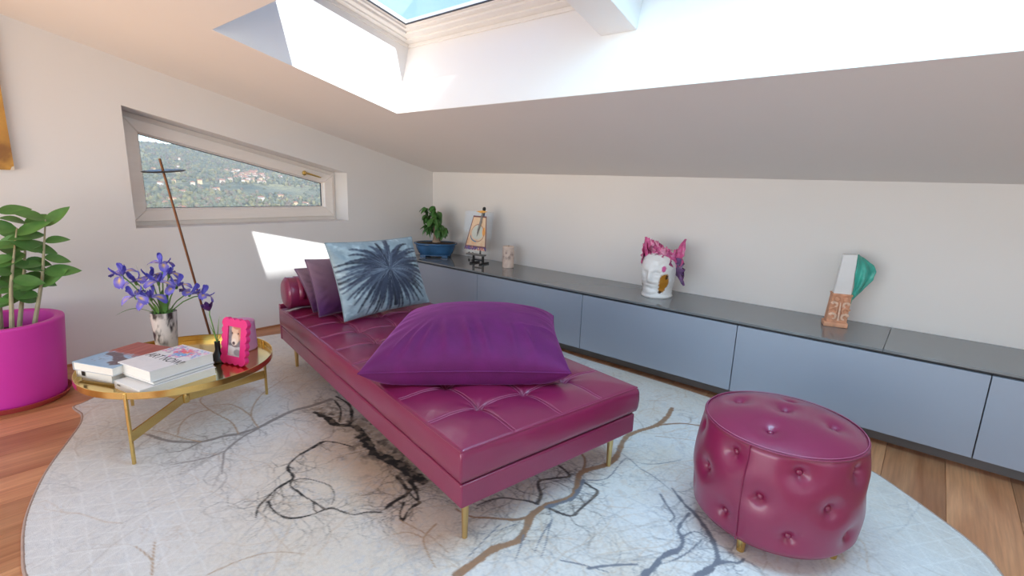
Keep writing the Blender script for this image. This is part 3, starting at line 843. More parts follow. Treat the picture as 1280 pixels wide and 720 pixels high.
# skirt
ringi = [(i,0) for i in range(na)] + [(na-1,j) for j in range(1,nb_)] + [(i,nb_-1) for i in range(na-2,-1,-1)] + [(0,j) for j in range(nb_-2,0,-1)]
rid = [i*nb_+j for i,j in ringi]
c2 = np.array([DL/2, DW/2])
prev = rid
for q, (dz, bul) in enumerate(((.03,.0035),(.065,.005),(.10,.004),(.1165,.0),(.1215,-.006))):
    n0 = len(mm.v)
    for (i,j) in ringi:
        p = P[i,j]
        nx = -1 if i == 0 else (1 if i == na-1 else 0); ny = 1 if j == 0 else (-1 if j == nb_-1 else 0)
        wav = .0016*math.sin(p[0]*23+dz*30)*math.sin(p[1]*19+1)
        mm.v.append((p[0]+nx*(bul+wav), p[1]+ny*(bul+wav), DZ2-.008-dz))
    cur = list(range(n0, n0+len(ringi)))
    for k in range(len(ringi)):
        k2 = (k+1) % len(ringi)
        mm.f.append((prev[k], prev[k2], cur[k2], cur[k]))
    prev = cur
mm.f.append(tuple(prev))
mat_o = mm.build('mattress', M['leather'], day, smooth=True, angle=180)
pp = [L(.003,.003,DZ2-.016), L(DL-.003,.003,DZ2-.016), L(DL-.003,DW-.003,DZ2-.016), L(.003,DW-.003,DZ2-.016)]
pl = []
for k in range(4):
    a, b = Vector(pp[k]), Vector(pp[(k+1)%4])
    for t in np.linspace(0,1,30,endpoint=False): pl.append(a.lerp(b,t))
MB().tube(pl, .0032, 6, closed=True).build('piping', M['leather'], mat_o, smooth=True)
def seat_z(a, b): return DZ2 + .006 + float(tuft(np.array([a]), np.array([b]))[0]) - .016*max(1-min(a,DL-a,b,DW-b)/.20,0)**2
stc = MB()
for i in range(1, 9):
    for off in (-.007, .007):
        stc.tube([L(i*S_+off, b, seat_z(i*S_+off, b)+.0002) for b in np.linspace(.014, DW-.014, 90)], .0011, 4)
for j in range(1, NB):
    for off in (-.007, .007):
        stc.tube([L(a, j*DW/NB+off, seat_z(a, j*DW/NB+off)+.0002) for a in np.linspace(.014, DL-.014, 200)], .0011, 4)
M['thread'] = mat('rose_thread', (.42,.12,.22), .6)
stc.build('stitching', M['thread'], mat_o, smooth=True)
btn = MB().lathe([(.0095,0),(.0095,.003),(.007,.006),(.002,.0072),(0,.0073)], 12, cap1=False)
btn_o = None
for i in range(1, 9):
    for j in range(1, NB):
        a, b = i*S_, j*DW/NB
        z = DZ2 + .006 + float(tuft(np.array([a]), np.array([b]))[0]) - .0015 - .016*max(1-min(a,DL-a,b,DW-b)/.20,0)**2
        if btn_o is None: btn_o = btn.build('button', M['leather'], mat_o, smooth=True); o = btn_o
        else: o = btn_o.copy(); COL.objects.link(o)
        o.location = L(a, b, z)
for a, b in ((.075,.068),(.075,DW-.068),(DL-.075,.068),(DL-.075,DW-.068)):
    o = MB().lathe([(.0095,.0105),(.010,.012),(.0155,DZ0+.004)], 20).build('leg', M['brassmat'], day, smooth=True)
    o.location = L(a, b, 0)
# end panel with straps holding the bolster
MB().box(L(DL+.010, DW-.02, DZ0-.004), L(DL+.040, .004, DZ2+.012)).build('end_panel', M['leather'], day, bevel=.006, seg=3)
for b in (.10, DW-.10):
    st = MB()
    pts = []
    for t in np.linspace(-.6, math.pi+.3, 16):
        pts.append((DL-.085+.1035*math.cos(t), DZ2+.104+.1035*math.sin(t)))
    lo = [L(a, b-.02, z) for a, z in pts]; hi = [L(a, b+.02, z) for a, z in pts]
    G_ = np.array([lo, hi]); s1 = MB().grid(G_)
    so_ = s1.build('strap', M['leather'], day, smooth=True, fix=False)
    sm = so_.modifiers.new('thick', 'SOLIDIFY'); sm.thickness = .003; sm.offset = 1
bp_ = []
R_b = .100
for t in np.linspace(0, 1, 61):
    x = t*.895
    e = min(x, .895-x)
    r = R_b - (0 if e > .022 else .022*(1 - math.sqrt(max(1-(1-e/.022)**2, 0))))
    bp_.append((r + .0012*math.sin(x*60), x))
bol = MB().lathe([(0,-.003),(.04,-.002)] + bp_ + [(.04,.897),(0,.898)], 48, M=Matrix.Translation((DL-.085, .010, DZ2+.104)) @ Matrix.Rotation(-math.pi/2, 4, 'X'), cap0=False, cap1=False)
bo = bol.build('bolster', M['leather'], day, smooth=True, angle=180)
for yy in (.010+.020, .010+.875):
    MB().tube([(DL-.085+R_b*math.cos(t), yy, DZ2+.104+R_b*math.sin(t)) for t in np.linspace(0,2*math.pi,40,endpoint=False)], .003, 6, closed=True).build('piping', M['leather'], bo, smooth=True)

# ------------------------------------------------------------------ cushions
def cushion(name, label, corners, tf, tb, mats, n=64, pinch=.07, wr=.004, seed=1, floor_z=None, colfun=None, group=None, pw=.5, folds=None):
    """corners: bottom-left, bottom-right, top-right, top-left (world). tf / tb: fullness to the front / back"""
    c = [np.array(p, float) for p in corners]
    nrm = np.cross(c[1]-c[0], c[3]-c[0]); nrm /= np.linalg.norm(nrm)
    base = (c[0]+c[1])/2
    u = np.linspace(-1, 1, n); U, V = np.meshgrid(u, u, indexing='ij')
    U2 = np.sign(U)*(1-(1-np.abs(U))**1.25); V2 = np.sign(V)*(1-(1-np.abs(V))**1.25)
    Us = U2*(1 - pinch*(1-V2**2)*np.abs(U2)**2); Vs = V2*(1 - pinch*(1-U2**2)*np.abs(V2)**2)
    s, t = (Us+1)/2, (Vs+1)/2
    Q = ((1-s)*(1-t))[...,None]*c[0] + (s*(1-t))[...,None]*c[1] + (s*t)[...,None]*c[2] + ((1-s)*t)[...,None]*c[3]
    prof = np.maximum((1-U2**2)*(1-V2**2), 0)**pw
    rim = (1-prof)
    nz = (fnoise(s+3, t+3, .23, seed, 3)-.5)*2
    fold = np.sin(np.arctan2(V2, U2)*22 + seed)*np.exp(-((np.maximum(np.abs(U2),np.abs(V2))-.82)/.12)**2)
    h = prof + 0*rim
    wrf = (nz*wr*1.6 + fold*wr*.8)*np.clip(prof*3,0,1)
    if folds is not None: wrf = wrf + folds(U2, V2)*np.clip(prof*3,0,1)
    top = Q + nrm*(tf*h + wrf)[...,None]
    bot = Q - nrm*(tb*h - wrf*.3)[...,None]
    if floor_z is not None:
        for A in (top, bot): A[...,2] = np.maximum(A[...,2], floor_z + .001*(1-prof))
    mb = MB().grid(top)
    n0 = len(mb.v)
    mp = {}
    for i in range(n):
        for j in range(n):
            if i in (0,n-1) or j in (0,n-1): mp[(i,j)] = i*n+j
            else: mp[(i,j)] = len(mb.v); mb.v.append(tuple(bot[i,j]))
    for i in range(n-1):
        for j in range(n-1): mb.f.append((mp[(i,j)], mp[(i,j+1)], mp[(i+1,j+1)], mp[(i+1,j)]))
    root = thing(name, label, 'cushion', tuple(base), 0, group)
    mb.v = [tuple(np.array(p)-base) for p in mb.v]
    o = mb.build('cover', mats, root, smooth=True, angle=180)
    ring = [top[i,0] for i in range(n)] + [top[n-1,j] for j in range(1,n)] + [top[i,n-1] for i in range(n-2,-1,-1)] + [top[0,j] for j in range(n-2,0,-1)]
    MB().tube([tuple(p-base) for p in ring], .0035, 6, closed=True).build('seam_piping', mats, root, smooth=True)
    if colfun is not None:
        cc = np.zeros((len(o.data.vertices), 3)); cc[:] = colfun(None, None)
        cc[:n*n] = colfun(s, t).reshape(-1,3)
        colors(o, cc)
        for ch in root.children:
            if ch.name.startswith('seam'):
                colors(ch, np.array(colfun(None, None))[None].repeat(len(ch.data.vertices),0))
    return root
w_ = lambda a, b, z: tuple(dbw(a, b, z))
def big_folds(U, V):
    f = np.zeros_like(U)
    for (u0, sl, wd, am) in ((-.62,.5,.035,.010),(-.45,.2,.03,.008),(-.18,-.35,.035,.010),(.06,-.45,.030,.014),(.22,-.5,.028,.012),(.48,-.3,.03,.008),(.68,-.5,.03,.009),(-.78,.7,.03,.006)):
        f += 1.6*am*np.exp(-((U-u0-sl*(V+1)*.5)/wd)**2)*np.exp(-((V+.66)/.30)**2)
    for (v0, sl, wd, am) in ((-.3,.3,.03,.008),(.1,.2,.03,.007),(.45,-.1,.03,.006)):
        f += am*np.exp(-((V-v0-sl*(U-1)*.5)/wd)**2)*np.exp(-((U-.75)/.22)**2)
    return f
cushion('velvet_cushion', 'large plump purple velvet cushion lying flat on the daybed',
        [w_(.613,-.094,.487), w_(.131,.626,.487), w_(.70,1.06,.54), w_(1.16,.415,.535)], .155, .20, M['velvet'], n=90, pinch=.055, wr=.003, seed=3, floor_z=.4215, pw=.42, folds=big_folds)
def palm_cols(s, t):
    bgc = np.array(lin(152,170,178))
    if s is None: return bgc*.8
    n = 300
    gx_, gy_ = np.meshgrid(np.linspace(-.05,1.05,n), np.linspace(-.05,1.05,n), indexing='ij')
    cv2 = Canvas(gx_, gy_, bgc)
    cv2.wash(np.clip((fnoise(gx_,gy_,.2,9)-.45)*1.6,0,.6), lin(108,132,146))
    cv2.wash(np.clip((fnoise(gx_,gy_,.07,19)-.55)*2.5,0,.7), lin(196,216,222))
    R = random.Random(4)
    cx, cy = .53, .60
    cv2.stroke([(.535,.10),(.53,.3),(.53,.55)], .05, .05, lin(22,26,38), .95, .01)
    for ring_, cnt, Ln in ((0,38,.60),(1,36,.47),(2,34,.32)):
        for k in range(cnt):
            a = 2*math.pi*k/cnt + R.uniform(-.06,.06)
            Lr = Ln*R.uniform(.85,1.08)*(1.0 if math.sin(a) > -.3 else .82)
            x, y = cx, cy; pts = [(x,y)]; vx, vy = math.cos(a), math.sin(a)
            for q in range(9):
                vy -= .15*(q/9+.2); x += vx*Lr/9; y += vy*Lr/9; pts.append((x,y))
            col = R.choice([lin(48,56,74), lin(64,74,94), lin(88,100,118), lin(54,62,82)] if ring_ else [lin(34,40,56), lin(50,58,78), lin(70,82,102)])
            cv2.stroke(pts, .062-.010*ring_, .016, col, .88, .016)
    for k in range(60):
        a = R.uniform(0,6.28); r0 = R.uniform(.02,.1); r1 = R.uniform(.16,.36)
        cv2.stroke([(cx+r0*math.cos(a),cy+r0*math.sin(a)),(cx+r1*math.cos(a),cy+r1*math.sin(a)-.05*r1)], .006, .002, lin(128,142,158), .6, .005)
    ii = np.clip(((s+.05)/1.1*(n-1)),0,n-1).astype(int); jj = np.clip(((t+.05)/1.1*(n-1)),0,n-1).astype(int)
    return cv2.c[ii, jj]
M['palm'] = mat('palm_print_velvet', (.4,.5,.55), .6, attr='Col', vary=.10, vscale=30, sheen=.3, sheen_tint=(.9,.97,1), bump=.12, bscale=120)
cushion('palm_cushion', 'pale blue velvet cushion printed with a dark palm crown, propped upright', 
        [w_(1.561,.204,.43), w_(1.705,.845,.437), w_(1.779,.753,.882), w_(1.615,.128,.888)], .085, .09, M['palm'], n=150, pinch=.045, wr=.004, seed=8, colfun=palm_cols, floor_z=.4215)
def painted_sheen(s, t):  # velvet sheen painted into the colour: plum below, grey-mauve towards the top
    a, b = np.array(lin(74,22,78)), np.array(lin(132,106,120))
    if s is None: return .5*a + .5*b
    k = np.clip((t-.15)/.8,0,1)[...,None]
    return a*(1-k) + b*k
cushion('plum_cushion', 'plum velvet cushion with mauve sheen painted in, standing directly behind the palm print cushion', 
        [w_(1.735,.115,.43), w_(1.79,.56,.43), w_(1.93,.50,.755), w_(1.86,.085,.762)], .055, .055, M['plum'], n=56, pinch=.05, seed=12, colfun=painted_sheen, floor_z=.4215, group='plum velvet cushions against the bolster')
cushion('plum_cushion', 'rearmost plum velvet cushion with painted mauve sheen, lowest, resting on the leather bolster', 
        [w_(1.862,.12,.43), w_(1.92,.56,.43), w_(2.00,.50,.70), w_(1.945,.046,.695)], .045, .04, M['plum'], n=56, pinch=.05, seed=15, colfun=painted_sheen, floor_z=.4215, group='plum velvet cushions against the bolster')

# ------------------------------------------------------------------ round pouf
OC = (3.812, -1.59)
ott = thing('pouf', 'round burgundy leather pouf with deep button tufting on brass feet', 'pouf', (OC[0], OC[1], 0))
OZ0, OZ1 = .072, .436
cam_ang = math.atan2(-3.51-OC[1], 4.123-OC[0])
# button rows on the side: (angle, height); the staggered rows repeat all round
NBT = 8
btns = []
for k in range(NBT):
    a0 = math.radians(-65) + 2*math.pi*k/NBT
    btns += [(a0, .378), (a0 - math.pi/NBT, .265), (a0-.02, .152)]
btns = [(a, z) for a, z in btns]
na, nz_ = 320, 90
th_ = np.linspace(0, 2*math.pi, na, endpoint=False)
zt = np.linspace(0, 1, nz_)
TH, ZT = np.meshgrid(th_, zt, indexing='ij')
Zs = OZ0 + (OZ1-OZ0)*ZT
Rs = .262 + .022*np.sin(np.pi*np.clip(ZT*.9+.08,0,1)) + .006*(1-ZT)
Rs = Rs - .016*np.exp(-(ZT/.04)**2) - .006*np.exp(-((1-ZT)/.03)**2)
for a, z in btns:
    da = (TH-a+math.pi) % (2*math.pi) - math.pi
    dd = np.sqrt((da*.28)**2*.9 + (Zs-z)**2)
    Rs = Rs - .015*np.exp(-(dd/.017)**2) - .016*np.exp(-(dd/.045)**2)
vs = np.stack([Rs*np.cos(TH), Rs*np.sin(TH), Zs], -1)
sd = MB(); sd.v = [tuple(p) for p in vs.reshape(-1,3)]
sd.f = [(i*nz_+j, ((i+1)%na)*nz_+j, ((i+1)%na)*nz_+j+1, i*nz_+j+1) for i in range(na) for j in range(nz_-1)]
sd.f.append(tuple(i*nz_ for i in range(na)))
side = sd.build('side_cover', M['leather'], ott, smooth=True, angle=180)
tb = [(0,.02)] + [(.155*math.cos(math.radians(q)), .155*math.sin(math.radians(q))) for q in (175,93,-92,8)]
nr = 70
rr2 = np.linspace(0, 1, nr)
TH, RR = np.meshgrid(th_, rr2, indexing='ij')
rad = RR*.262
Xt, Yt = rad*np.cos(TH), rad*np.sin(TH)
Zt = OZ1 - .004 + .052*(1-RR**2.6)
for bx, by in tb:
    dd = np.hypot(Xt-bx, Yt-by)
    Zt = Zt - .013*np.exp(-(dd/.016)**2) - .014*np.exp(-(dd/.048)**2)
tp = MB(); tp.v = [tuple(p) for p in np.stack([Xt,Yt,Zt],-1).reshape(-1,3)]
tp.f = [(i*nr+j, i*nr+j+1, ((i+1)%na)*nr+j+1, ((i+1)%na)*nr+j) for i in range(na) for j in range(1,nr-1)]
tp.f += [(i*nr, i*nr+1, ((i+1)%na)*nr+1) for i in range(na)]
topo = tp.build('top_cover', M['leather'], ott, smooth=True, angle=180)
MB().tube([(.2625*math.cos(t), .2625*math.sin(t), OZ1-.003) for t in np.linspace(0,2*math.pi,120,endpoint=False)], .003, 8, closed=True).build('piping', M['leather'], topo, smooth=True)
sa = math.radians(-98.5)
MB().tube([((.264+.022*math.sin(math.pi*(t*.9+.08))+.006*(1-t))*math.cos(sa), (.264+.022*math.sin(math.pi*(t*.9+.08))+.006*(1-t))*math.sin(sa), OZ0+(OZ1-OZ0)*t) for t in np.linspace(.03,.99,40)], .0022, 6).build('side_seam', M['leather'], side, smooth=True)
MB().tube([(.259*math.cos(t), .259*math.sin(t), OZ1+.0035) for t in np.linspace(0,2*math.pi,160,endpoint=False)], .0011, 4, closed=True).build('stitching', M['thread'], topo, smooth=True)
def rot_to(d): return Vector(d).to_track_quat('Z','X').to_matrix().to_4x4()
ob = None
for a, z in btns:
    t = (z-OZ0)/(OZ1-OZ0)
    r = .262 + .022*math.sin(math.pi*(t*.9+.08)) + .006*(1-t) - .0295
    if ob is None: o = ob = MB().lathe([(.0112,0),(.0112,.004),(.008,.0082),(.003,.0100),(0,.0102)], 14, cap1=False).build('button', M['leather'], side, smooth=True)
    else: o = ob.copy(); COL.objects.link(o)
    o.matrix_local = Matrix.Translation((r*math.cos(a), r*math.sin(a), z)) @ rot_to((math.cos(a), math.sin(a), 0))
for bx, by in tb:
    o = ob.copy(); COL.objects.link(o); o.parent = topo
    d = math.hypot(bx,by)/.262
    o.matrix_local = Matrix.Translation((bx, by, OZ1-.004+.052*(1-d**2.6)-.0265))
for k in range(4):
    a = math.atan2(-1.825-OC[1], 3.778-OC[0]) + k*math.pi/2
    o = MB().lathe([(.013,.0105),(.0135,.014),(.017,OZ0+.006)], 20).build('foot', M['brass'], ott, smooth=True)
    o.location = (.222*math.cos(a), .222*math.sin(a), 0)

# ------------------------------------------------------------------ brass tray table
TC = (1.365, -2.796); TR = .412; TZ = .341; TF = .312
tab = thing('coffee_table', 'round polished brass tray coffee table on three thin legs', 'coffee table', (TC[0], TC[1], 0))
tray = MB().lathe([(0,TF-.004),(TR-.004,TF-.004),(TR,TF),(TR,TZ-.001),(TR-.001,TZ),(TR-.003,TZ),(TR-.004,TZ-.001),(TR-.004,TF+.001),(TR-.006,TF),(0,TF)], 128, cap0=False, cap1=False)
tray.build('tray', M['brass'], tab, smooth=True, angle=25)
angs = [math.radians(-45), math.radians(94), math.radians(201)]
for a in angs:
    ca, sa_ = math.cos(a), math.sin(a)
    lg = MB(); Mz = Matrix.Rotation(a, 4, 'Z')
    lg.box((TR-.008,-.006,.0105),(TR+.004,.006,TZ-.004), Mz)
    lg.build('leg', M['brass'], tab, bevel=.0015)
    br = MB(); br.box((.0,-.0035,.112),(TR-.009,.0035,.160), Mz); br.build('brace', M['brass'], tab, bevel=.001)
MB().lathe([(.0,.108),(.016,.108),(.018,.112),(.018,.160),(.016,.164),(0,.164)], 20, cap0=False, cap1=False).build('hub', M['brass'], tab, smooth=True)

def text_part(txt, size, matl, parent, Mx, name='title', depth=.0002):
    cu = D.curves.new(name, 'FONT'); cu.body = txt; cu.size = size; cu.extrude = depth
    to = D.objects.new(name, cu); COL.objects.link(to)
    dg = bpy.context.evaluated_depsgraph_get()
    me = D.meshes.new_from_object(to.evaluated_get(dg)); D.objects.remove(to)
    me.materials.clear(); me.materials.append(matl)
    o = link(name, me, parent); o.matrix_local = Mx
    return o
def book(label, c, ang, w, l, z0, h, cover, spine_side=-1, cover_grid=None, hard=.002, group='books on the brass table'):
    """w across (local x), l along (local y)"""
    b = thing('book', label, 'book', (c[0], c[1], z0), ang, group)
    MB().box((-w/2+.003, -l/2+.003, hard), (w/2-.003, l/2-.003, h-hard)).build('page_block', M['paper'], b, bevel=.0008)
    cv_ = MB(); cv_.box((-w/2,-l/2,0),(w/2,l/2,hard)); cv_.box((-w/2,-l/2,0),(-w/2+hard,l/2,h)) if spine_side < 0 else cv_.box((w/2-hard,-l/2,0),(w/2,l/2,h))
    cv_.build('cover', cover, b)
    if cover_grid is None:
        MB().box((-w/2,-l/2,h-hard),(w/2,l/2,h)).build('front_cover', cover, b)
    else:
        n = 120
        X, Y = np.meshgrid(np.linspace(-w/2,w/2,n), np.linspace(-l/2,l/2,n), indexing='ij')
        cols = cover_grid(X/w+.5, Y/l+.5)
        P = np.stack([X, Y, np.full(X.shape, h)], -1)
        m_ = MB().grid(P); rl = [i*n for i in range(n)] + [(n-1)*n+j for j in range(1,n)] + [i*n+n-1 for i in range(n-2,-1,-1)] + [j for j in range(n-2,0,-1)]
        n0 = len(m_.v); m_.v += [(m_.v[k][0], m_.v[k][1], h-hard) for k in rl]
        for k in range(len(rl)):
            k2 = (k+1) % len(rl); m_.f.append((rl[k], rl[k2], n0+k2, n0+k))
        o = m_.build('front_cover', M['print'], b)
        colors(o, np.concatenate([cols.reshape(-1,3), cols.reshape(-1,3)[rl]]))
    return b
def cover_art(u, v):       # white cover with a bright abstract painting in the far part
    cv3 = Canvas(u, v, lin(236,234,236))
    R = random.Random(9)
    for k in range(240):
        y = R.uniform(.50,.965); x = R.uniform(.04,.96)
        if y < .58 + .10*math.sin(x*9): continue
        col = R.choice([lin(238,130,190), lin(230,90,160), lin(140,170,230), lin(120,190,232), lin(246,200,220), lin(190,150,220), lin(120,80,150)])
        a = R.uniform(0,6.28); r = R.uniform(.03,.09)
        cv3.stroke([(x,y),(x+r*math.cos(a),y+r*math.sin(a)*.7)], R.uniform(.012,.05), .008, col, .8, .012)
    for k in range(40):
        x = .47+R.gauss(0,.09); y = .80+R.gauss(0,.045)
        cv3.stroke([(x,y),(x+R.uniform(-.06,.06),y+R.uniform(-.04,.04))], .05, .02, R.choice([lin(245,140,70), lin(250,110,90), lin(240,90,140)]), .85, .012)
    for k in range(26):
        x = .60+R.gauss(0,.10); y = .69+R.gauss(0,.03)
        cv3.stroke([(x,y),(x+R.uniform(-.06,.06),y+R.uniform(-.04,.04))], .05, .02, R.choice([lin(90,160,225), lin(140,200,235)]), .85, .012)
    m = (v > .975) | (u < .012) | (u > .988); cv3.c[m] = lin(236,234,236)
    for q in range(3): cv3.stroke([(.10,.30-q*.035),(.42-q*.06,.30-q*.035)], .008, .008, lin(190,205,215), .7, .008)
    return cv3.c
def cover_desert(u, v):    # sky blue near part, dark figure, red rock far part
    cv3 = Canvas(u, v, lin(150,182,212))
    cv3.wash(np.clip((fnoise(u,v,.3,31)-.4)*1.2,0,.5), lin(190,206,222))
    R = random.Random(3)
    cv3.c[v > .56] = lin(168,84,74)
    for k in range(40):
        x = k/40; cv3.stroke([(x,.60),(x+.01,.56-R.uniform(0,.13))], .03, .016, lin(170,86,76), .95, .01)
    for k in range(26):
        x = R.uniform(0,1); cv3.stroke([(x,1.0),(x+R.uniform(-.05,.05),.60)], .02, .03, R.choice([lin(140,64,56), lin(188,106,92), lin(150,70,66)]), .6, .02)
    for (pts, w0, w1) in (([(.18,.45),(.40,.44),(.62,.32)], .13, .15), ([(.62,.32),(.86,.27),(.98,.34)], .16, .16), ([(.80,.14),(.90,.22),(1.0,.26)], .12, .16), ([(.66,.18),(.85,.17)], .10,.12)):
        cv3.stroke(pts, w0, w1, lin(104,84,92), .95, .02)
    for k in range(34): 
        x, y = R.uniform(.2,.95), R.uniform(.14,.46); cv3.stroke([(x,y),(x+.02,y)], .018, .01, R.choice([lin(150,140,150), lin(70,56,64), lin(120,70,70)]), .7, .01)
    return cv3.c
A14 = math.radians(15)
z0 = TF
bk = book('thin off-white paperback at the bottom of the right stack on the brass table', (1.556,-2.907), math.radians(12.3), .208, .325, z0, .036, M['cover_white'])
MB().box((-.08,-.163,.018),(-.055,-.1626,.024)).build('spine_mark', mat('grey_print', (.25,.2,.15), .6), bk)
book('grey-edged slim book in the middle of the right stack on the brass table', (1.530,-2.885), A14, .222, .272, z0+.036, .015, mat('grey_cover', (.45,.44,.43), .5, vary=.03))
bt = book('thick white art book titled ART NOW! on top of the right stack', (1.514,-2.889), A14, .238, .285, z0+.051, .049, M['cover_white'], cover_grid=cover_art)
text_part('ART NOW!', .056, M['black'], bt, Matrix.Translation((-.108,-.036,.0492)) @ Matrix.Diagonal((.86,1.1,1,1)))
A27 = math.radians(25)
book('loose magazine with curled pages at the bottom of the left stack on the brass table', (1.30,-3.00), math.radians(30), .20, .27, z0, .014, mat('magazine_cover', (.72,.68,.62), .45, vary=.1, vscale=12), hard=.0006)
l1 = book('pale book in the middle of the left stack, under the red and blue book', (1.300,-3.005), math.radians(24), .220, .285, z0+.014, .040, mat('ivory_cover', (.74,.70,.64), .45, vary=.04))
MB().box((-.075,-.1432,.010),(-.055,-.1425,.032)).build('spine_mark', M['black'], l1)
book('large art book with red rock and blue sky cover on the left stack', (1.318,-3.004), A27, .238, .300, z0+.054, .038, mat('blue_grey_cover', (.55,.58,.62), .4, vary=.03), cover_grid=cover_desert)

# ------------------------------------------------------------------ flowers
def leaf_mesh(name, length, width, curl, mats, fold=.12, n=9, m=5, tip=1.0, droop=0.0):
    t = np.linspace(0, 1, n); s = np.linspace(-1, 1, m)
    T_, S2 = np.meshgrid(t, s, indexing='ij')
    wv = width/2*np.sin(np.pi*np.clip(T_,0,1)**.8)**.85 + .0006
    X = S2*wv; Y = T_*length*np.cos(curl*T_*.5); Z = -np.sin(curl*T_*.6)*T_*length*.6 + np.abs(S2)*wv*fold*2 
    o = MB().grid(np.stack([X, Y, Z], -1)).build(name, mats, None, smooth=True, angle=180, fix=False)
    me = o.data; D.objects.remove(o); return me
def petal_mesh(name, length, width, curl, c0, c1, spot):
    n, m = 10, 7
    t = np.linspace(0, 1, n); s = np.linspace(-1, 1, m)
    T_, S2 = np.meshgrid(t, s, indexing='ij')
    wv = width/2*(.25 + .75*np.sin(np.pi*np.clip(T_**1.3,0,1)*.82)**1.0)*np.where(T_ > .97, .55, 1)
    ang = curl*T_
    Y = np.cumsum(np.cos(curl*np.linspace(0,1,n)))[:,None]/n*length + 0*S2
    Z = np.cumsum(np.sin(curl*np.linspace(0,1,n)))[:,None]/n*length + .12*wv*S2**2*2 + .003*np.sin(S2*5+T_*7)
    X = S2*wv
    o = MB().grid(np.stack([X, Y, Z], -1)).build(name, M['petal'], None, smooth=True, angle=180, fix=False)
    col = np.array(c0)[None,None]*(1-T_[...,None]) + np.array(c1)[None,None]*T_[...,None]
    if spot:
        a = np.exp(-((T_-.45)/.18)**2 - (S2/.35)**2)[...,None]*.95
        col = col*(1-a) + np.array(lin(240,200,60))*a
    colors(o, col.reshape(-1,3)); me = o.data; D.objects.remove(o); return me
pf = [petal_mesh('fall_petal', .060, .034, -1.9, lin(150,140,215), lin(92,84,190), True), petal_mesh('fall_petal', .058, .030, -1.4, lin(165,155,225), lin(110,100,205), True)]
ps = [petal_mesh('standard_petal', .052, .020, .75, lin(110,105,205), lin(72,66,176), False), petal_mesh('standard_petal', .050, .018, 1.0, lin(130,125,215), lin(86,80,190), False)]
VC = Vector((1.06, -2.775, TF)); VH = .210
va = thing('vase', 'smoky grey and white cylindrical vase holding the irises', 'vase', VC)
vv = MB().lathe([(0,0),(.046,0),(.050,.004),(.0505,.02)] + [(.0505+.011*t, .02+(VH-.02)*t) for t in np.linspace(.05,1,24)] + [(.0565,VH),(.050,.03),(0,.028)], 64, cap0=False, cap1=False)
vo = vv.build('body', M['vase'], va, smooth=True, angle=60)
co = np.array([v.co for v in vo.data.vertices])
av = np.arctan2(co[:,1], co[:,0])
nn1 = fnoise(av[:,None]*.16+1, co[:,2:3]*1.3+1, .07, 6)[:,0]; nn2 = fnoise(av[:,None]*.10+3, co[:,2:3]*.6+2, .03, 16)[:,0]
amt = np.clip((nn1-.42)*4.5 + (nn2-.5)*1.6,0,1)*np.clip(co[:,2]/.05-.2,0,1)
colors(vo, np.array(lin(205,196,190))[None]*(1-amt[:,None]) + np.array(lin(40,36,38))[None]*amt[:,None])
wat = None
ftops = [(1.06,-2.93,.735),(1.10,-2.895,.63),(1.02,-2.87,.69),(1.09,-2.83,.61),(1.06,-2.755,.775),(1.10,-2.79,.69),(1.02,-2.72,.71),(1.10,-2.71,.66),(1.06,-2.64,.60),(1.08,-2.585,.585),(1.00,-2.80,.70)]
fr = random.Random(21)
for k, (fx, fy, fz) in enumerate(ftops):
    base_ = Vector((VC.x + fr.uniform(-.025,.025), VC.y + fr.uniform(-.025,.025), VC.z+.035))
    rim_ = Vector((VC.x, VC.y, VC.z+VH)) + Vector((fx-VC.x, fy-VC.y, 0))*.22
    top_ = Vector((fx, fy, fz))
    f_ = thing('iris', {0: 'leftmost blue violet iris, highest on the left of the smoky vase', 4: 'topmost blue violet iris, standing upright above the smoky vase', 9: 'rightmost blue violet iris, leaning towards the copper rod'}.get(k, 'blue violet iris with yellow throat in the middle of the smoky vase'), 'flower', tuple(base_), 0, 'irises in the smoky vase')
    pts = [base_.lerp(rim_, t) for t in (0,.5,1)] + [rim_.lerp(top_, t) + Vector((0,0,.02*math.sin(math.pi*t))) for t in (.35,.7,1)]
    MB().tube([tuple(p-base_) for p in pts], .0032, 6).build('stem', M['gstem'], f_, smooth=True)
    out = (top_-rim_).normalized()
    Q_ = (out*.5 + Vector((0,0,1))*.6 + Vector((.25,-.05,0))).to_track_quat('Z','X').to_matrix().to_4x4()
    Bm = Matrix.Translation(top_-base_) @ Q_ @ Matrix.Rotation(fr.uniform(0,6.28),4,'Z')
    sc_ = fr.uniform(1.2,1.6)
    for q in range(3):
        o = link('petal', fr.choice(pf), f_); o.matrix_local = Bm @ Matrix.Rotation(q*2.094,4,'Z') @ Matrix.Rotation(fr.uniform(.3,.8),4,'X') @ Matrix.Scale(sc_*1.05,4)
        o = link('petal', fr.choice(ps), f_); o.matrix_local = Bm @ Matrix.Rotation(q*2.094+1.05+fr.uniform(-.2,.2),4,'Z') @ Matrix.Rotation(fr.uniform(.25,.9),4,'X') @ Matrix.Scale(sc_,4)
    MB().lathe([(0,-.022),(.006,-.018),(.007,-.004),(.004,.006),(0,.008)],10,cap0=False,cap1=False,M=Bm).build('bud_base', M['gstem'], f_, smooth=True)
def blade(mb, p0, p1, sag, w, n=12):
    p0, p1 = Vector(p0), Vector(p1); side = (p1-p0).cross(Vector((0,0,1)))
    side = side.normalized() if side.length > 1e-4 else Vector((1,0,0))
    P = np.zeros((n,3,3))
    for i in range(n):
        t = i/(n-1); c = p0.lerp(p1,t) + Vector((0,0,sag*math.sin(math.pi*t)))
        ww = w*(1-t**2.2)+.0006
        P[i,0] = c - side*ww; P[i,1] = c - Vector((0,0,ww*.4)); P[i,2] = c + side*ww
    return mb.grid(P)
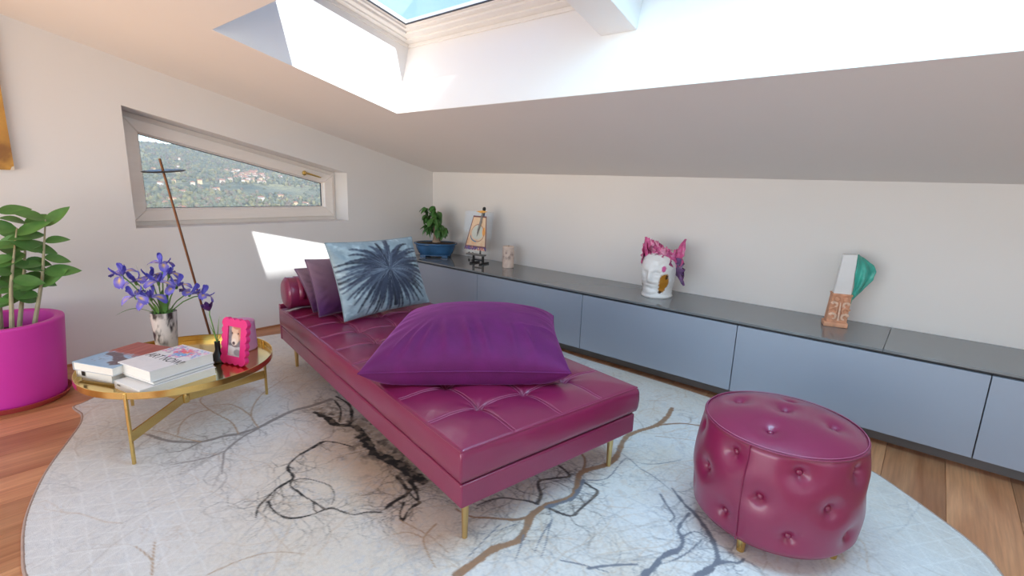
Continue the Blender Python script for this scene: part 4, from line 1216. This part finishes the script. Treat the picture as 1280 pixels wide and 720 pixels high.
lv = thing('iris_leaves', 'long green blade leaves rising from the smoky vase', 'leaves', tuple(VC+Vector((0,0,.04))), 0)
for p1, sag, w in (((1.10,-2.985,.545),.03,.006),((1.05,-2.835,.845),.03,.0016),((1.09,-2.79,.62),.02,.010),((1.10,-2.75,.64),.02,.010),((1.07,-2.72,.62),.02,.010),((1.10,-2.83,.59),.01,.009),((1.02,-2.76,.63),.02,.010),((1.11,-2.77,.60),.01,.010),((1.02,-2.86,.78),.02,.0018),((1.08,-2.70,.58),.01,.008)):
    p0 = (VC.x+fr.uniform(-.03,.03), VC.y+fr.uniform(-.03,.03), VC.z+.04)
    rim_ = Vector((VC.x + (p1[0]-VC.x)*.5, VC.y+max(-.045,min(.045,(p1[1]-VC.y)*.5)), VC.z+VH+.005))
    b_ = MB(); blade(b_, tuple(rim_-VC-Vector((0,0,.04))), tuple(Vector(p1)-VC-Vector((0,0,.04))), sag, w)
    b_.tube([tuple(Vector(p0)-VC-Vector((0,0,.04))), tuple(rim_-VC-Vector((0,0,.04)))], w*.5, 5)
    b_.build('leaf', M['gstem'], lv, smooth=True, fix=False)
# small black bottle vase with one dark violet flower
KB = Vector((1.440, -2.652, TF))
kv = thing('bud_vase', 'small black bottle vase beside the pink photo frame', 'vase', KB)
MB().lathe([(0,0),(.036,0),(.039,.004),(.038,.012),(.030,.028),(.018,.048),(.0125,.062),(.0125,.098),(.014,.104),(.0105,.104),(.009,.06),(0,.03)], 32, cap0=False, cap1=False).build('body', M['black'], kv, smooth=True, angle=60)
kf = thing('dark_tulip', 'single dark violet flower drooping from the black bottle vase', 'flower', tuple(KB+Vector((0,0,.035))))
MB().tube([(0,0,0),(0,-.002,.08),(.0,-.012,.15),(-.002,-.022,.215),(0,-.020,.235)], .0028, 6).build('stem', M['gstem'], kf, smooth=True)
dp = leaf_mesh('dark_petal', .055, .030, -.9, M['darkpetal'], fold=.35)
for q in range(6):
    o = link('petal', dp, kf)
    o.matrix_local = Matrix.Translation((0,-.02,.232)) @ Matrix.Rotation(.35,4,'X') @ Matrix.Rotation(q*1.047,4,'Z') @ Matrix.Rotation(.55+.45*(q%2),4,'X')
for p1, w in (((0,.022,.20),.006),((.005,-.03,.17),.006),((.01,.05,.13),.005)):
    b_ = MB(); blade(b_, (0,0,.065), p1, .01, w); b_.build('leaf', M['gstem'], kf, smooth=True, fix=False)
# mauve cup behind the frame
mc = thing('mauve_cup', 'mauve ceramic cup standing behind the pink photo frame', 'cup', (1.318,-2.497,TF))
MB().lathe([(0,0),(.078,0),(.082,.005)] + [(.082-.006*t, .005+.150*t) for t in np.linspace(.05,1,12)] + [(.0745,.157),(.071,.154),(.072,.03),(0,.02)], 48, cap0=False, cap1=False).build('body', M['mauve'], mc, smooth=True, angle=60)
MB().lathe([(0,.10),(.0715,.10)], 32, cap0=False, cap1=False).build('wax', mat('dark_violet_wax', (.05,.02,.09), .4), mc)
# pink scalloped photo frame with the picture of a dog
f1, f2 = Vector((1.471,-2.647,0)), Vector((1.628,-2.593,0))
fx_ = (f2-f1).normalized(); fw = (f2-f1).length
fa = math.atan2(fx_.y, fx_.x)
pfm = thing('photo_frame', 'pink scalloped frame with a photo of a tan dog', 'photo frame', ((f1.x+f2.x)/2, (f1.y+f2.y)/2, TF), fa)
tilt = Matrix.Rotation(-.16, 4, 'X')
FW, FH = fw-.012, .218
def scallop(w, h, amp, nx, ny, step=10):
    out = []
    def side(p, q, n):
        p, q = Vector(p), Vector(q); d = (q-p); nrm = Vector((d.y,-d.x)).normalized()
        for i in range(n*step):
            t = i/(n*step); out.append(p + d*t + nrm*amp*abs(math.sin(math.pi*n*t)))
    side((-w/2,0),(w/2,0),nx); side((w/2,0),(w/2,h),ny); side((w/2,h),(-w/2,h),nx); side((-w/2,h),(-w/2,0),ny)
    return out
def framed(mb, outer, w, h, cy, y0, y1):
    n = len(outer); inner = []
    for p in outer:
        d = Vector((p.x, p.y-cy)); t = max(abs(d.x)/(w/2), abs(d.y)/(h/2)); inner.append(Vector((d.x/t, d.y/t+cy)))
    V_ = [tilt @ Vector((p.x,y0,p.y)) for p in outer] + [tilt @ Vector((p.x,y0,p.y)) for p in inner] + [tilt @ Vector((p.x,y1,p.y)) for p in outer] + [tilt @ Vector((p.x,y1,p.y)) for p in inner]
    F2 = []
    for i in range(n):
        j = (i+1) % n
        F2 += [(i,j,n+j,n+i),(2*n+i,3*n+i,3*n+j,2*n+j),(i,2*n+i,2*n+j,j),(n+i,n+j,3*n+j,3*n+i)]
    mb.add(V_, F2)
outer = scallop(FW, FH, .009, 4, 6)
outer = [p + Vector((0,.010)) for p in outer]
fm = MB(); framed(fm, outer, FW-.066, FH-.068, .010+FH/2, -.012, .012); fm.build('frame', M['pinkframe'], pfm, bevel=.002)
n = 110; pw2, ph2 = FW-.060, FH-.062
X, Z = np.meshgrid(np.linspace(-pw2/2,pw2/2,n), np.linspace(.010+FH/2-ph2/2,.010+FH/2+ph2/2,n), indexing='ij')
u_, v_ = X/pw2+.5, (Z-Z.min())/ph2
dg_ = Canvas(u_, v_, lin(120,112,118))
dg_.wash(np.clip((fnoise(u_,v_,.25,41)-.4)*2,0,.8), lin(168,164,166))
dg_.c[v_ < .34] = lin(196,194,196)
def el(cx, cy, rx_, ry_, col, al=1.0, sf=.25):
    d = np.sqrt(((u_-cx)/rx_)**2 + ((v_-cy)/ry_)**2); dg_.wash(np.clip((1-d)/sf,0,1)*al, col)
el(.30,.20,.34,.16, lin(215,212,212)); el(.72,.15,.3,.12, lin(150,148,152)); el(.25,.40,.2,.05, lin(90,86,90), .8)
el(.62,.74,.36,.28, lin(205,160,135)); el(.45,.88,.26,.14, lin(214,178,152)); el(.86,.84,.16,.18, lin(190,130,108)); el(.58,.97,.3,.08, lin(190,120,100))
el(.50,.58,.28,.22, lin(226,200,178)); el(.44,.48,.22,.13, lin(232,214,200)); el(.42,.44,.12,.06, lin(110,84,84)); el(.42,.46,.07,.03, lin(70,52,54))
el(.28,.76,.06,.035, lin(84,58,50)); el(.72,.77,.06,.035, lin(84,58,50)); el(.52,.34,.25,.025, lin(120,90,84), .8)
Y = np.full(X.shape, -.004)
P = np.stack([X,Y,Z],-1); po = MB().grid(np.array([[tilt @ Vector(q) for q in row] for row in P])).build('photograph', M['print'], pfm, fix=False)
colors(po, dg_.c.reshape(-1,3))
MB().box((-.03,.010,.012),(.03,.014,.17), Matrix.Rotation(-.42,4,'X')).build('back_strut', M['pinkframe'], pfm)
# slim copper rod with a small dark disc behind the table
rd = thing('rod_ornament', 'thin leaning copper rod with a dark disc near its tip', 'ornament', (.43,-2.345,0))
tip = Vector((.30-.43, -2.516+2.345, 1.335)); dsc = Vector((.30-.43, -2.502+2.345, 1.257))
MB().tube([(0,0,.012), tuple(tip)], .0075, 10).build('rod', M['copper'], rd, smooth=True)
MB().lathe([(0,0),(.10,0),(.105,.004),(.105,.010),(.02,.014),(0,.014)], 40, cap0=False, cap1=False).build('base', M['black'], rd, smooth=True)
MB().lathe([(0,-.004),(.115,-.002),(.122,.002),(.115,.005),(0,.004)], 40, M=Matrix.Translation(dsc) @ Matrix.Rotation(.10,4,'X') @ Matrix.Rotation(.05,4,'Y'), cap0=False, cap1=False).build('disc', M['black'], rd, smooth=True)

# ------------------------------------------------------------------ potted plant
PC = Vector((.405, -3.355, 0))
po_ = thing('plant_pot', 'large magenta plastic plant pot with thick rounded rim', 'pot', (PC.x,PC.y,.0066))
MB().lathe([(0,.004),(.222,.004),(.228,.010)] + [(.228+.034*t, .010+.418*t) for t in np.linspace(.03,1,14)] + [(.2625,.434),(.260,.441),(.255,.443),(.222,.441),(.218,.436),(.214,.36),(.212,.34),(0,.335)], 96, cap0=False, cap1=False).build('body', M['pinkpot'], po_, smooth=True, angle=50)
MB().lathe([(.211,.352),(.17,.358),(.1,.362),(0,.365)], 48, cap0=False, cap1=False).build('soil', M['soil'], po_, smooth=True)
sc_ = MB().lathe([(0,0),(.232,0),(.250,.030),(.246,.031),(.229,.010),(0,.009)], 96, cap0=False, cap1=False).build('saucer', M['saucer'], None, smooth=True, angle=50)
sc_.location = (PC.x+.012, PC.y, .0008); tag(sc_, 'red-brown saucer under the magenta plant pot', 'saucer')
pl_ = thing('potted_plant', 'leafy green plant growing in the magenta pot', 'plant', (PC.x,PC.y,.366))
lm = [leaf_mesh('broad_leaf', .150, .078, c, M['leaf'], fold=.10, n=10) for c in (.25, .5, .8)]
stems = [((.03,.06),(.10,.16,.60)),((.11,.03),(.13,.12,.58)),((.08,.11),(.12,.235,.62)),((-.04,.0),(.02,.07,.70)),((.03,-.08),(.05,-.12,.66)),((-.06,-.05),(-.1,-.20,.58))]
pr = random.Random(14)
for (bx,by),(tx,ty,tz) in stems:
    p0 = Vector((bx,by,-.02)); p1 = Vector((tx,ty,tz))
    mid = p0.lerp(p1,.5) + Vector((pr.uniform(-.02,.02),pr.uniform(-.02,.02),0))
    pts = [p0, p0.lerp(mid,.5), mid, mid.lerp(p1,.55), p1]
    MB().tube([tuple(p) for p in pts], [.012,.010,.008,.005,.003], 8).build('stem', M['stem'], pl_, smooth=True)
    for k in range(11):
        t = .36 + .64*k/10
        c = p0.lerp(mid,t*2) if t < .5 else mid.lerp(p1,(t-.5)*2)
        side = 1 if k % 2 else -1
        d = Vector((.25*pr.uniform(-1,1.4), side*pr.uniform(.5,1.0), pr.uniform(-.45,.45) + (.5 if k > 8 else 0))).normalized()
        nz = Vector((.75+pr.uniform(-.3,.3), -.25+pr.uniform(-.3,.3), .75+pr.uniform(-.2,.3)))
        x_ = d.cross(nz).normalized(); z_ = x_.cross(d).normalized()
        o = link('leaf', pr.choice(lm), pl_)
        o.matrix_local = Matrix.Translation(c) @ Matrix((x_, d, z_)).transposed().to_4x4() @ Matrix.Scale(pr.uniform(.72,1.08),4)

# ------------------------------------------------------------------ things on the worktop
# bonsai
BC = Vector((.36, -.27, CT))
bp = thing('bonsai_pot', 'oval blue glazed bonsai pot on small feet', 'pot', tuple(BC), .62)
def oval(prof, rx, ry, lob=0.0, n=72):
    mb = MB(); vs = []
    for r, z in prof:
        for k in range(n):
            t = 2*math.pi*k/n
            q = (abs(math.cos(t))**3.2 + abs(math.sin(t))**3.2)**(-1/3.2)*.5 + .5
            g = 1 - lob*math.exp(-((((t*6/(2*math.pi)) % 1)-.5)/.06)**2)
            vs.append((rx*r*q*g*math.cos(t), ry*r*q*g*math.sin(t), z))
    m = len(prof)
    return mb.add(vs, [(j*n+k, j*n+(k+1)%n, (j+1)*n+(k+1)%n, (j+1)*n+k) for j in range(m-1) for k in range(n)])
oval([(.0,.014),(.70,.014),(.74,.018),(.72,.026),(.78,.036),(.86,.07),(.91,.105),(.92,.118),(1.0,.128),(1.0,.138),(.985,.140),(.90,.136),(.88,.12),(.86,.11),(0,.11)], .215, .155, .03).build('body', M['bluepot'], bp, smooth=True, angle=50)
for sx in (-1,1):
    for sy in (-1,1):
        MB().box((sx*.11-.03,sy*.07-.02,.0),(sx*.11+.03,sy*.07+.02,.018)).build('foot', M['bluepot'], bp, bevel=.004)
so2 = oval([(.885,.133),(.6,.139),(.3,.144),(0,.146)], .215, .155); 
soo = so2.build('soil', M['soil'], bp, smooth=True)
dpx = soo
br_ = thing('bonsai_tree', 'small bonsai tree with thick trunk and drooping green leaves', 'plant', (BC.x, BC.y, CT+.132))
MB().tube([(.01,0,-.015),(.012,0,.02),(.0,.01,.06),(-.012,.01,.10),(-.02,.005,.15),(-.03,0,.24),(-.035,0,.32)], [.050,.042,.034,.024,.014,.009,.004], 12).build('trunk', M['bark'], br_, smooth=True)
for p in ((.05,.02),(-.045,.02),(.02,-.05),(-.02,.05)):
    MB().tube([(0,0,.03),(p[0]*.6,p[1]*.6,.012),(p[0],p[1],-.008)], [.016,.012,.005], 8).build('root', M['bark'], br_, smooth=True)
R = random.Random(2)
bl = [leaf_mesh('bonsai_leaf', .09, .046, c, M['leaf2'], fold=.22, n=8) for c in (.7, 1.2)]
twigs = [(.075,-.02,.19),(.05,.06,.15),(-.10,-.02,.17),(-.13,.0,.25),(-.07,.05,.22),(.03,-.06,.24),(-.02,.05,.30),(-.10,-.03,.33),(.0,-.01,.34),(.085,.03,.13),(-.04,-.07,.16),(.02,.0,.28)]
for (tx,ty,tz) in twigs:
    st_ = Vector((-.015,.005,max(.10,tz-.09)))
    MB().tube([tuple(st_), (tx*.5,ty*.5,tz+.01), (tx,ty,tz)], [.005,.004,.002], 6).build('twig', M['bark'], br_, smooth=True)
    for k in range(11):
        t = R.uniform(.3,1.15)
        c = Vector((tx*t,ty*t,st_.z+(tz-st_.z)*min(t,1)+R.uniform(-.005,.025)))
        o = link('leaf', R.choice(bl), br_)
        o.matrix_local = Matrix.Translation(c) @ Matrix.Rotation(math.atan2(-tx,ty)+R.uniform(-1.5,1.5),4,'Z') @ Matrix.Rotation(R.uniform(-1.15,-.1),4,'X') @ Matrix.Rotation(R.uniform(-.6,.6),4,'Y') @ Matrix.Scale(R.uniform(.7,1.15),4)

# small easel with a clear acrylic picture
EC = Vector((.955, -.265, CT)); ea = .10
es = thing('table_easel', 'small black table easel holding the acrylic picture', 'easel', tuple(EC), ea)
lean = Matrix.Rotation(-.13,4,'X')
for sx in (-1,1):
    MB().box((sx*.055-.012,-.05,.0),(sx*.055+.012,.075,.014)).build('foot', M['black'], es, bevel=.002)
    MB().box((sx*.055-.009,-.012,.012),(sx*.055+.009,.004,.085)).build('upright', M['black'], es, bevel=.002)
MB().box((-.06,-.010,.030),(.06,.002,.044)).build('crossbar', M['black'], es, bevel=.002)
MB().box((-.115,-.045,.080),(.085,.006,.094)).build('ledge', mat('grey_metal', (.2,.2,.2), .35, metal=.6), es, bevel=.002)
MB().box((-.008,.006,.09),(.008,.016,.495), lean).build('mast', M['black'], es, bevel=.002)
kn = MB().lathe([(0,-.02),(.012,-.016),(.017,0),(.012,.016),(0,.02)], 14, M=lean @ Matrix.Translation((.012,-.01,.505)), cap0=False, cap1=False).build('knob', M['black'], es, smooth=True)
ap = thing('acrylic_picture', 'clear acrylic block with a framed tapering orange painting', 'picture', tuple(EC+Vector((0,0,.0945))), ea)
MB().box((-.185,-.030,0),(.135,-.006,.385), lean).build('acrylic_block', M['acrylic'], ap, bevel=.002)
n = 110
U_, V_ = np.meshgrid(np.linspace(0,1,n), np.linspace(0,1,n), indexing='ij')
ac = Canvas(U_, V_, lin(238,206,170))
ac.wash(np.clip((fnoise(U_,V_,.3,51)-.42)*2,0,.7), lin(248,226,190)); ac.wash(np.clip((fnoise(U_,V_,.2,52)-.5)*3,0,.6), lin(232,170,120))
el_ = lambda cx,cy,rx_,ry_,col,al: ac.wash(np.clip((1-np.sqrt(((U_-cx)/rx_)**2+((V_-cy)/ry_)**2))/.2,0,1)*al, col)
el_(.5,.52,.36,.24,lin(206,220,214),.8); el_(.86,.55,.09,.14,lin(250,170,60),.9)
tt = np.linspace(0,6.28,40); ac.stroke([(.5+.38*math.cos(t),.50+.25*math.sin(t)) for t in tt], .022,.022, lin(176,120,104), .9, .012)
ac.stroke([(.5+.38*math.cos(t),.50+.25*math.sin(t)) for t in tt[22:30]], .035,.035, lin(70,140,165), .9, .012)
for a_, b_ in (((.02,.02),(.02,.98)),((.98,.02),(.98,.98)),((.02,.98),(.98,.98)),((.02,.10),(.98,.10))): ac.stroke([a_,b_], .05,.05, lin(112,62,72), .95, .015)
Rr_ = random.Random(8)
for k in range(50):
    x = Rr_.random(); ac.stroke([(x,Rr_.uniform(.0,.09)),(x+.05,Rr_.uniform(.0,.09))], .05,.03, Rr_.choice([lin(110,96,160), lin(130,70,110), lin(86,80,140), lin(210,140,130)]), .85, .02)
P = np.zeros((n,n,3))
x0 = -.150 + (.075)*V_; x1 = .105 - .03*V_ 
P[...,0] = x0+(x1-x0)*U_; P[...,1] = -.034; P[...,2] = .030+.315*V_
pm = MB().grid(np.array([[lean @ Vector(q) for q in row] for row in P]))
pic = pm.build('painting', M['print'], ap, fix=False); colors(pic, ac.c.reshape(-1,3))
sm = pic.modifiers.new('thick','SOLIDIFY'); sm.thickness = .0025; sm.offset = -1
sp = MB().tube([tuple(lean @ Vector(q)) for q in ((.030,-.040,.375),(.022,-.040,.29),(.000,-.040,.215),(-.010,-.040,.155))], [.007,.012,.009,.001], 8).build('spike', mat('grey_patina', (.25,.24,.22), .5, vary=.3, vscale=60), ap, smooth=True)
bs = MB(); bs.prism([lean @ Vector(q) for q in ((-.045,-.042,.385),(.0,-.042,.372),(.03,-.042,.368),(.085,-.042,.388),(.03,-.042,.395))], [lean @ Vector(q) for q in ((-.045,-.036,.385),(.0,-.036,.372),(.03,-.036,.368),(.085,-.036,.388),(.03,-.036,.395))])
bs.build('bird', mat('amber_enamel', (.80,.42,.08), .4, vary=.1), ap)

# candle
ca = thing('pillar_candle', 'cream pillar candle with dark marbled stains', 'candle', (1.263,-.20,CT))
cm_ = MB().lathe([(0,0),(.050,0),(.052,.002)] + [(.052,.002+.186*t) for t in np.linspace(.04,1,20)] + [(.050,.192),(.046,.193),(.040,.188),(0,.186)], 48, cap0=False, cap1=False)
cao = cm_.build('wax', M['candle'], ca, smooth=True, angle=50)
co = np.array([v.co for v in cao.data.vertices]); av = np.arctan2(co[:,1],co[:,0])
am = np.clip((fnoise(av[:,None]*.06+2, co[:,2:3]+1, .035, 61)[:,0]-.57)*6,0,.8)*np.clip(1-np.abs(co[:,2]-.12)/.08,.15,1)
colors(cao, np.array(lin(228,206,192))[None]*(1-am[:,None]) + np.array(lin(96,52,40))[None]*am[:,None])
MB().tube([(0,0,.185),(.001,0,.196),(.003,0,.202)], .0015, 6).build('wick', M['black'], ca)

# ceramic head
HC = Vector((2.71, -.265, CT)); 
ha = math.radians(-38)          # the face looks towards the room and slightly left
hd = thing('ceramic_head', 'white glazed ceramic head with pink crown and gold patches', 'sculpture', tuple(HC), 0)
nt, nzz = 120, 90
t = np.linspace(0, 2*math.pi, nt, endpoint=False); zz = np.linspace(0, 1, nzz)
TT, Z1 = np.meshgrid(t, zz, indexing='ij')
Hh = .335
zc_ = Z1*Hh
prof_r = np.interp(Z1, [0,.03,.08,.2,.35,.5,.65,.78,.88,.95,.985,1], [.104,.108,.103,.103,.117,.124,.127,.120,.100,.070,.038,.0])
fdir = math.radians(-92)       # face direction in world
dphi = (TT - fdir + math.pi) % (2*math.pi) - math.pi
rad_ = prof_r*(1 + .06*np.cos(2*dphi))
g = lambda p0, z0_, sp_, sz, am: am*np.exp(-((dphi-p0)/sp_)**2 - ((Z1-z0_)/sz)**2)
rad_ += g(0,.40,.13,.10,.020) + g(0,.50,.09,.10,.016) + g(0,.60,.55,.06,.005) + g(0,.26,.22,.025,.006) + g(0,.14,.28,.06,.008)
rad_ -= g(.36,.53,.16,.05,.014) + g(-.36,.53,.16,.05,.014) + g(0,.305,.2,.018,.003) + g(0,.20,.2,.02,.003)
rad_ += g(.36,.52,.10,.022,.007) + g(-.36,.52,.10,.022,.007)
rad_ += .004*(fnoise(TT*.2+2, Z1*.7, .08, 71)-.5)*2*prof_r/.1
V3 = np.stack([rad_*np.cos(TT), rad_*np.sin(TT), zc_], -1)
hm_ = MB(); hm_.v = [tuple(p) for p in V3.reshape(-1,3)]
hm_.f = [(i*nzz+j, ((i+1)%nt)*nzz+j, ((i+1)%nt)*nzz+j+1, i*nzz+j+1) for i in range(nt) for j in range(nzz-1)]
hm_.f.append(tuple(i*nzz for i in range(nt))[::-1])
ho_ = hm_.build('head', M['ceramic'], hd, smooth=True, angle=180)
colr = np.ones((nt,nzz,3))*np.array(lin(236,234,232))
gold = np.array(lin(176,120,40)); dkg = np.array(lin(84,56,28))
def gp(p0, z0_, sp_, sz, col, th=.33):
    global colr
    m_ = np.exp(-((dphi-p0)/sp_)**2 - ((Z1-z0_)/sz)**2) + (fnoise(TT*.5, Z1*1.4, .10, 81)-.5)*.5
    a = np.clip((m_-th)*8,0,1)[...,None]; colr = colr*(1-a)+col*a
gp(.80,.34,.30,.20,gold); gp(.70,.20,.22,.07,gold); gp(.92,.45,.10,.05,dkg); gp(.62,.14,.12,.03,dkg); gp(-.95,.30,.22,.10,gold); gp(-1.15,.45,.2,.12,gold); gp(.70,.62,.12,.07,np.array(lin(206,90,150))); gp(-.85,.24,.1,.04,dkg)
colors(ho_, colr.reshape(-1,3))
pk = [mat('pink_glaze', (.62,.12,.30), .25, vary=.35, vscale=24, bump=.5, bscale=45), mat('violet_glaze', (.12,.05,.16), .3, vary=.5, vscale=26, bump=.5, bscale=45), mat('rose_glaze', (.74,.28,.44), .25, vary=.3, vscale=24, bump=.4, bscale=45)]
def frond(mb, base_, dirv, length, width, thick, side, ruff, seed):
    """rough glazed leaf: a thick, ruffled tapering slab"""
    r_ = np.random.default_rng(seed); n, m = 12, 7
    d = Vector(dirv).normalized(); s_ = Vector(side).normalized(); nrm = d.cross(s_).normalized()
    A = np.zeros((n,m,3)); B = np.zeros((n,m,3))
    for i in range(n):
        tq = i/(n-1); w = width*(.55+.75*math.sin(math.pi*min(tq*1.05,1)**.8))*(1-tq**3)/1.2 + .002
        for j in range(m):
            q = j/(m-1)*2-1
            c = Vector(base_) + d*(length*tq) + s_*(q*w*(1+.25*r_.standard_normal()*abs(q))) + nrm*(ruff*math.sin(q*5+tq*9+seed) + .3*ruff*r_.standard_normal())
            th2 = thick*(1-q*q*.8)*(1-.6*tq)+.001
            A[i,j] = c + nrm*th2; B[i,j] = c - nrm*th2
    mb.grid(A); mb.grid(B[:, ::-1])
    def strip(e1, e2):
        mb.grid(np.stack([e1, e2], 1))
    strip(A[:,0],B[:,0]); strip(B[:,-1],A[:,-1]); strip(A[-1],B[-1]); strip(B[0],A[0])
# crown pieces around the brow: angle from the face direction, height, direction, size
cr = [(-1.25,.245,.15,.075,0),(-.95,.275,.17,.055,0),(-.55,.300,.135,.060,2),(-.15,.312,.115,.062,2),(.25,.310,.100,.055,0),(.60,.295,.095,.050,2),(.95,.275,.105,.045,0),(1.4,.255,.12,.045,0),(-1.7,.24,.14,.05,0),(-.75,.290,.150,.050,0),(-.35,.305,.125,.050,0),(.05,.315,.110,.050,2),(.45,.305,.100,.050,0),(.8,.285,.110,.050,2),(0.0,.325,.085,.06,0),(2.2,.25,.12,.06,0),(-2.4,.25,.12,.06,0)]
for k, (dp_, hz_, ln_, wd, mi) in enumerate(cr):
    a = fdir + dp_
    r0 = float(np.interp(hz_/Hh, zz, prof_r[0])) - .016
    b0 = Vector((r0*math.cos(a), r0*math.sin(a), hz_-.035))
    mb = MB(); frond(mb, b0, (math.cos(a)*.06, math.sin(a)*.06, 1), ln_, wd, .008, (-math.sin(a), math.cos(a), .15), .006, 100+k)
    mb.build('crown_petal', pk[mi], hd, smooth=True, angle=60)
# the wing on the right side
wb = Vector((.095, .01, .20))
mb = MB(); frond(mb, wb, (.30,-.02,.95), .225, .042, .009, (.8,-.25,-.25), .006, 140); mb.build('wing_tip', pk[0], hd, smooth=True, angle=60)
mb = MB(); frond(mb, wb+Vector((-.01,0,.09)), (.50,-.05,-.95), .215, .050, .010, (.8,-.2,.4), .007, 141); mb.build('wing_drop', pk[1], hd, smooth=True, angle=60)
mb = MB(); frond(mb, wb+Vector((-.03,0,-.02)), (.8,-.1,.6), .10, .045, .010, (.3,-.2,.8), .006, 142); mb.build('wing_root', pk[1], hd, smooth=True, angle=60)

# terracotta capital with a marble slab and a teal fragment
QC = Vector((3.772, -.215, CT)); qa = math.radians(16)
cp = thing('capital_sculpture', 'carved terracotta block carrying a white marble slab and teal fragment', 'sculpture', tuple(QC), qa)
bx = MB(); bx.prism([(-.062,-.045,0),(.055,-.045,0),(.055,.045,0),(-.062,.045,0)], [(-.062,-.045,.028),(.055,-.045,.028),(.055,.045,.028),(-.062,.045,.028)])
bx.build('plinth', M['terracotta'], cp, bevel=.004)
bx = MB(); bx.prism([(-.052,-.038,.028),(.048,-.038,.028),(.048,.040,.028),(-.052,.040,.028)], [(-.040,-.038,.186),(.052,-.038,.186),(.052,.040,.186),(-.040,.040,.186)])
bx.build('block', M['terracotta'], cp, bevel=.003)
bx = MB(); bx.box((-.043,-.042,.182),(.056,.043,.192)); bx.build('cornice', M['terracotta'], cp, bevel=.002)
hl = mat('pale_terracotta', (.78,.52,.38), .8, vary=.2, vscale=40)  # paler terracotta for the raised scrolls and stem
for sx in (-1, 1):
    lf = MB()
    lf.lathe([(0,-.006),(.012,-.004),(.015,.003),(.011,.009),(0,.011)], 14, M=Matrix.Translation((.004+sx*.021,-.046,.163)) @ Matrix.Rotation(math.pi/2,4,'X'), cap0=False, cap1=False)
    lf.build('egg', M['terracotta'], cp, smooth=True)
    for q, (zz0, r0) in enumerate(((.126,.022),(.092,.026),(.058,.025))):
        cl = MB(); pts = []
        for tq in np.linspace(0, 4.6, 16):
            rr0 = r0*(1-tq/6.5); pts.append((.003+sx*(.026+rr0*math.cos(tq+.4)*.8), -.045, zz0+rr0*math.sin(tq+.4)*1.0))
        cl.tube(pts, [.0085*(1-.5*i/15) for i in range(16)], 8)
        cl.build('leaf_scroll', hl if q != 1 else M['terracotta'], cp, smooth=True)
MB().tube([(.003,-.044,.04),(.003,-.047,.10),(.003,-.044,.145)], [.006,.005,.003], 8).build('stem_relief', hl, cp, smooth=True)
sl = MB(); sl.prism([(-.036,-.030,.190),(.048,-.030,.190),(.048,.018,.190),(-.036,.018,.190)], [(-.020,-.030,.412),(.046,-.030,.416),(.046,.018,.416),(-.020,.018,.412)])
sl.build('marble_slab', M['marble'], cp, bevel=.002)
# teal fragment: a crumpled curved shell
n, m = 34, 26
SS, QQ = np.meshgrid(np.linspace(0,1,n), np.linspace(0,1,m), indexing='ij')
outl = np.interp(SS, [0,.12,.3,.5,.7,.85,1], [.010,.030,.058,.092,.105,.085,.030])
xin = np.interp(SS, [0,.35,.6,1], [.052,.056,.053,.050])
cr_ = (fnoise(SS, QQ*.6, .16, 91, 3)-.5)
Xf = xin + QQ*outl + .008*cr_; Zf = .130 + .288*SS + .02*np.sin(QQ*2.2)*(1-SS) - .03*QQ*(SS-.3)
Yf = -.022 + .055*np.sin(math.pi*QQ*.55)*(.5+outl*5) - .035*np.exp(-((QQ-.45)/.16)**2)*np.sin(math.pi*np.clip(SS*1.1,0,1)) + .018*cr_
tf_ = MB().grid(np.stack([Xf,Yf,Zf],-1)).build('teal_fragment', M['teal'], cp, smooth=True, angle=180, fix=False)
sm = tf_.modifiers.new('thick','SOLIDIFY'); sm.thickness = .006; sm.offset = 0

# ------------------------------------------------------------------ painting at the left edge of the picture
n = 90
Yg, Zg = np.meshgrid(np.linspace(-3.95,-3.163,n), np.linspace(1.235,2.02,n), indexing='ij')
pc = Canvas(Yg, Zg, lin(190,140,70))
a1 = fnoise(Yg+9, Zg, .22, 33); a2 = fnoise(Yg+9, Zg, .09, 34)
pc.wash(np.clip((a1-.45)*3,0,.9), lin(214,166,82)); pc.wash(np.clip((a2-.5)*3,0,.8), lin(132,88,56)); pc.wash(np.clip((.42-a1)*4,0,.8), lin(120,92,84))
pa = thing('canvas_painting', 'gold and brown abstract canvas on the left wall, cut by the picture edge', 'painting', (0,-3.163,1.235))
MB().box((.0015,-.787,0),(.026,0,.785)).build('stretcher', mat('canvas_edge', (.72,.62,.48), .8, vary=.08), pa, bevel=.002)
pg = MB().grid(np.stack([np.full(Yg.shape,.0266),Yg+3.163,Zg-1.235],-1)).build('painted_face', M['attr_matte'], pa, fix=False)
colors(pg, pc.c.reshape(-1,3))
MB().prism([(.027,-.018,.0),(.027,.0,.0),(.027,.0,.022),(.027,-.010,.018)],[(.0275,-.018,.0),(.0275,.0,.0),(.0275,.0,.022),(.0275,-.010,.018)]).build('bare_corner', mat('bare_canvas', (.74,.64,.52), .8), pa)
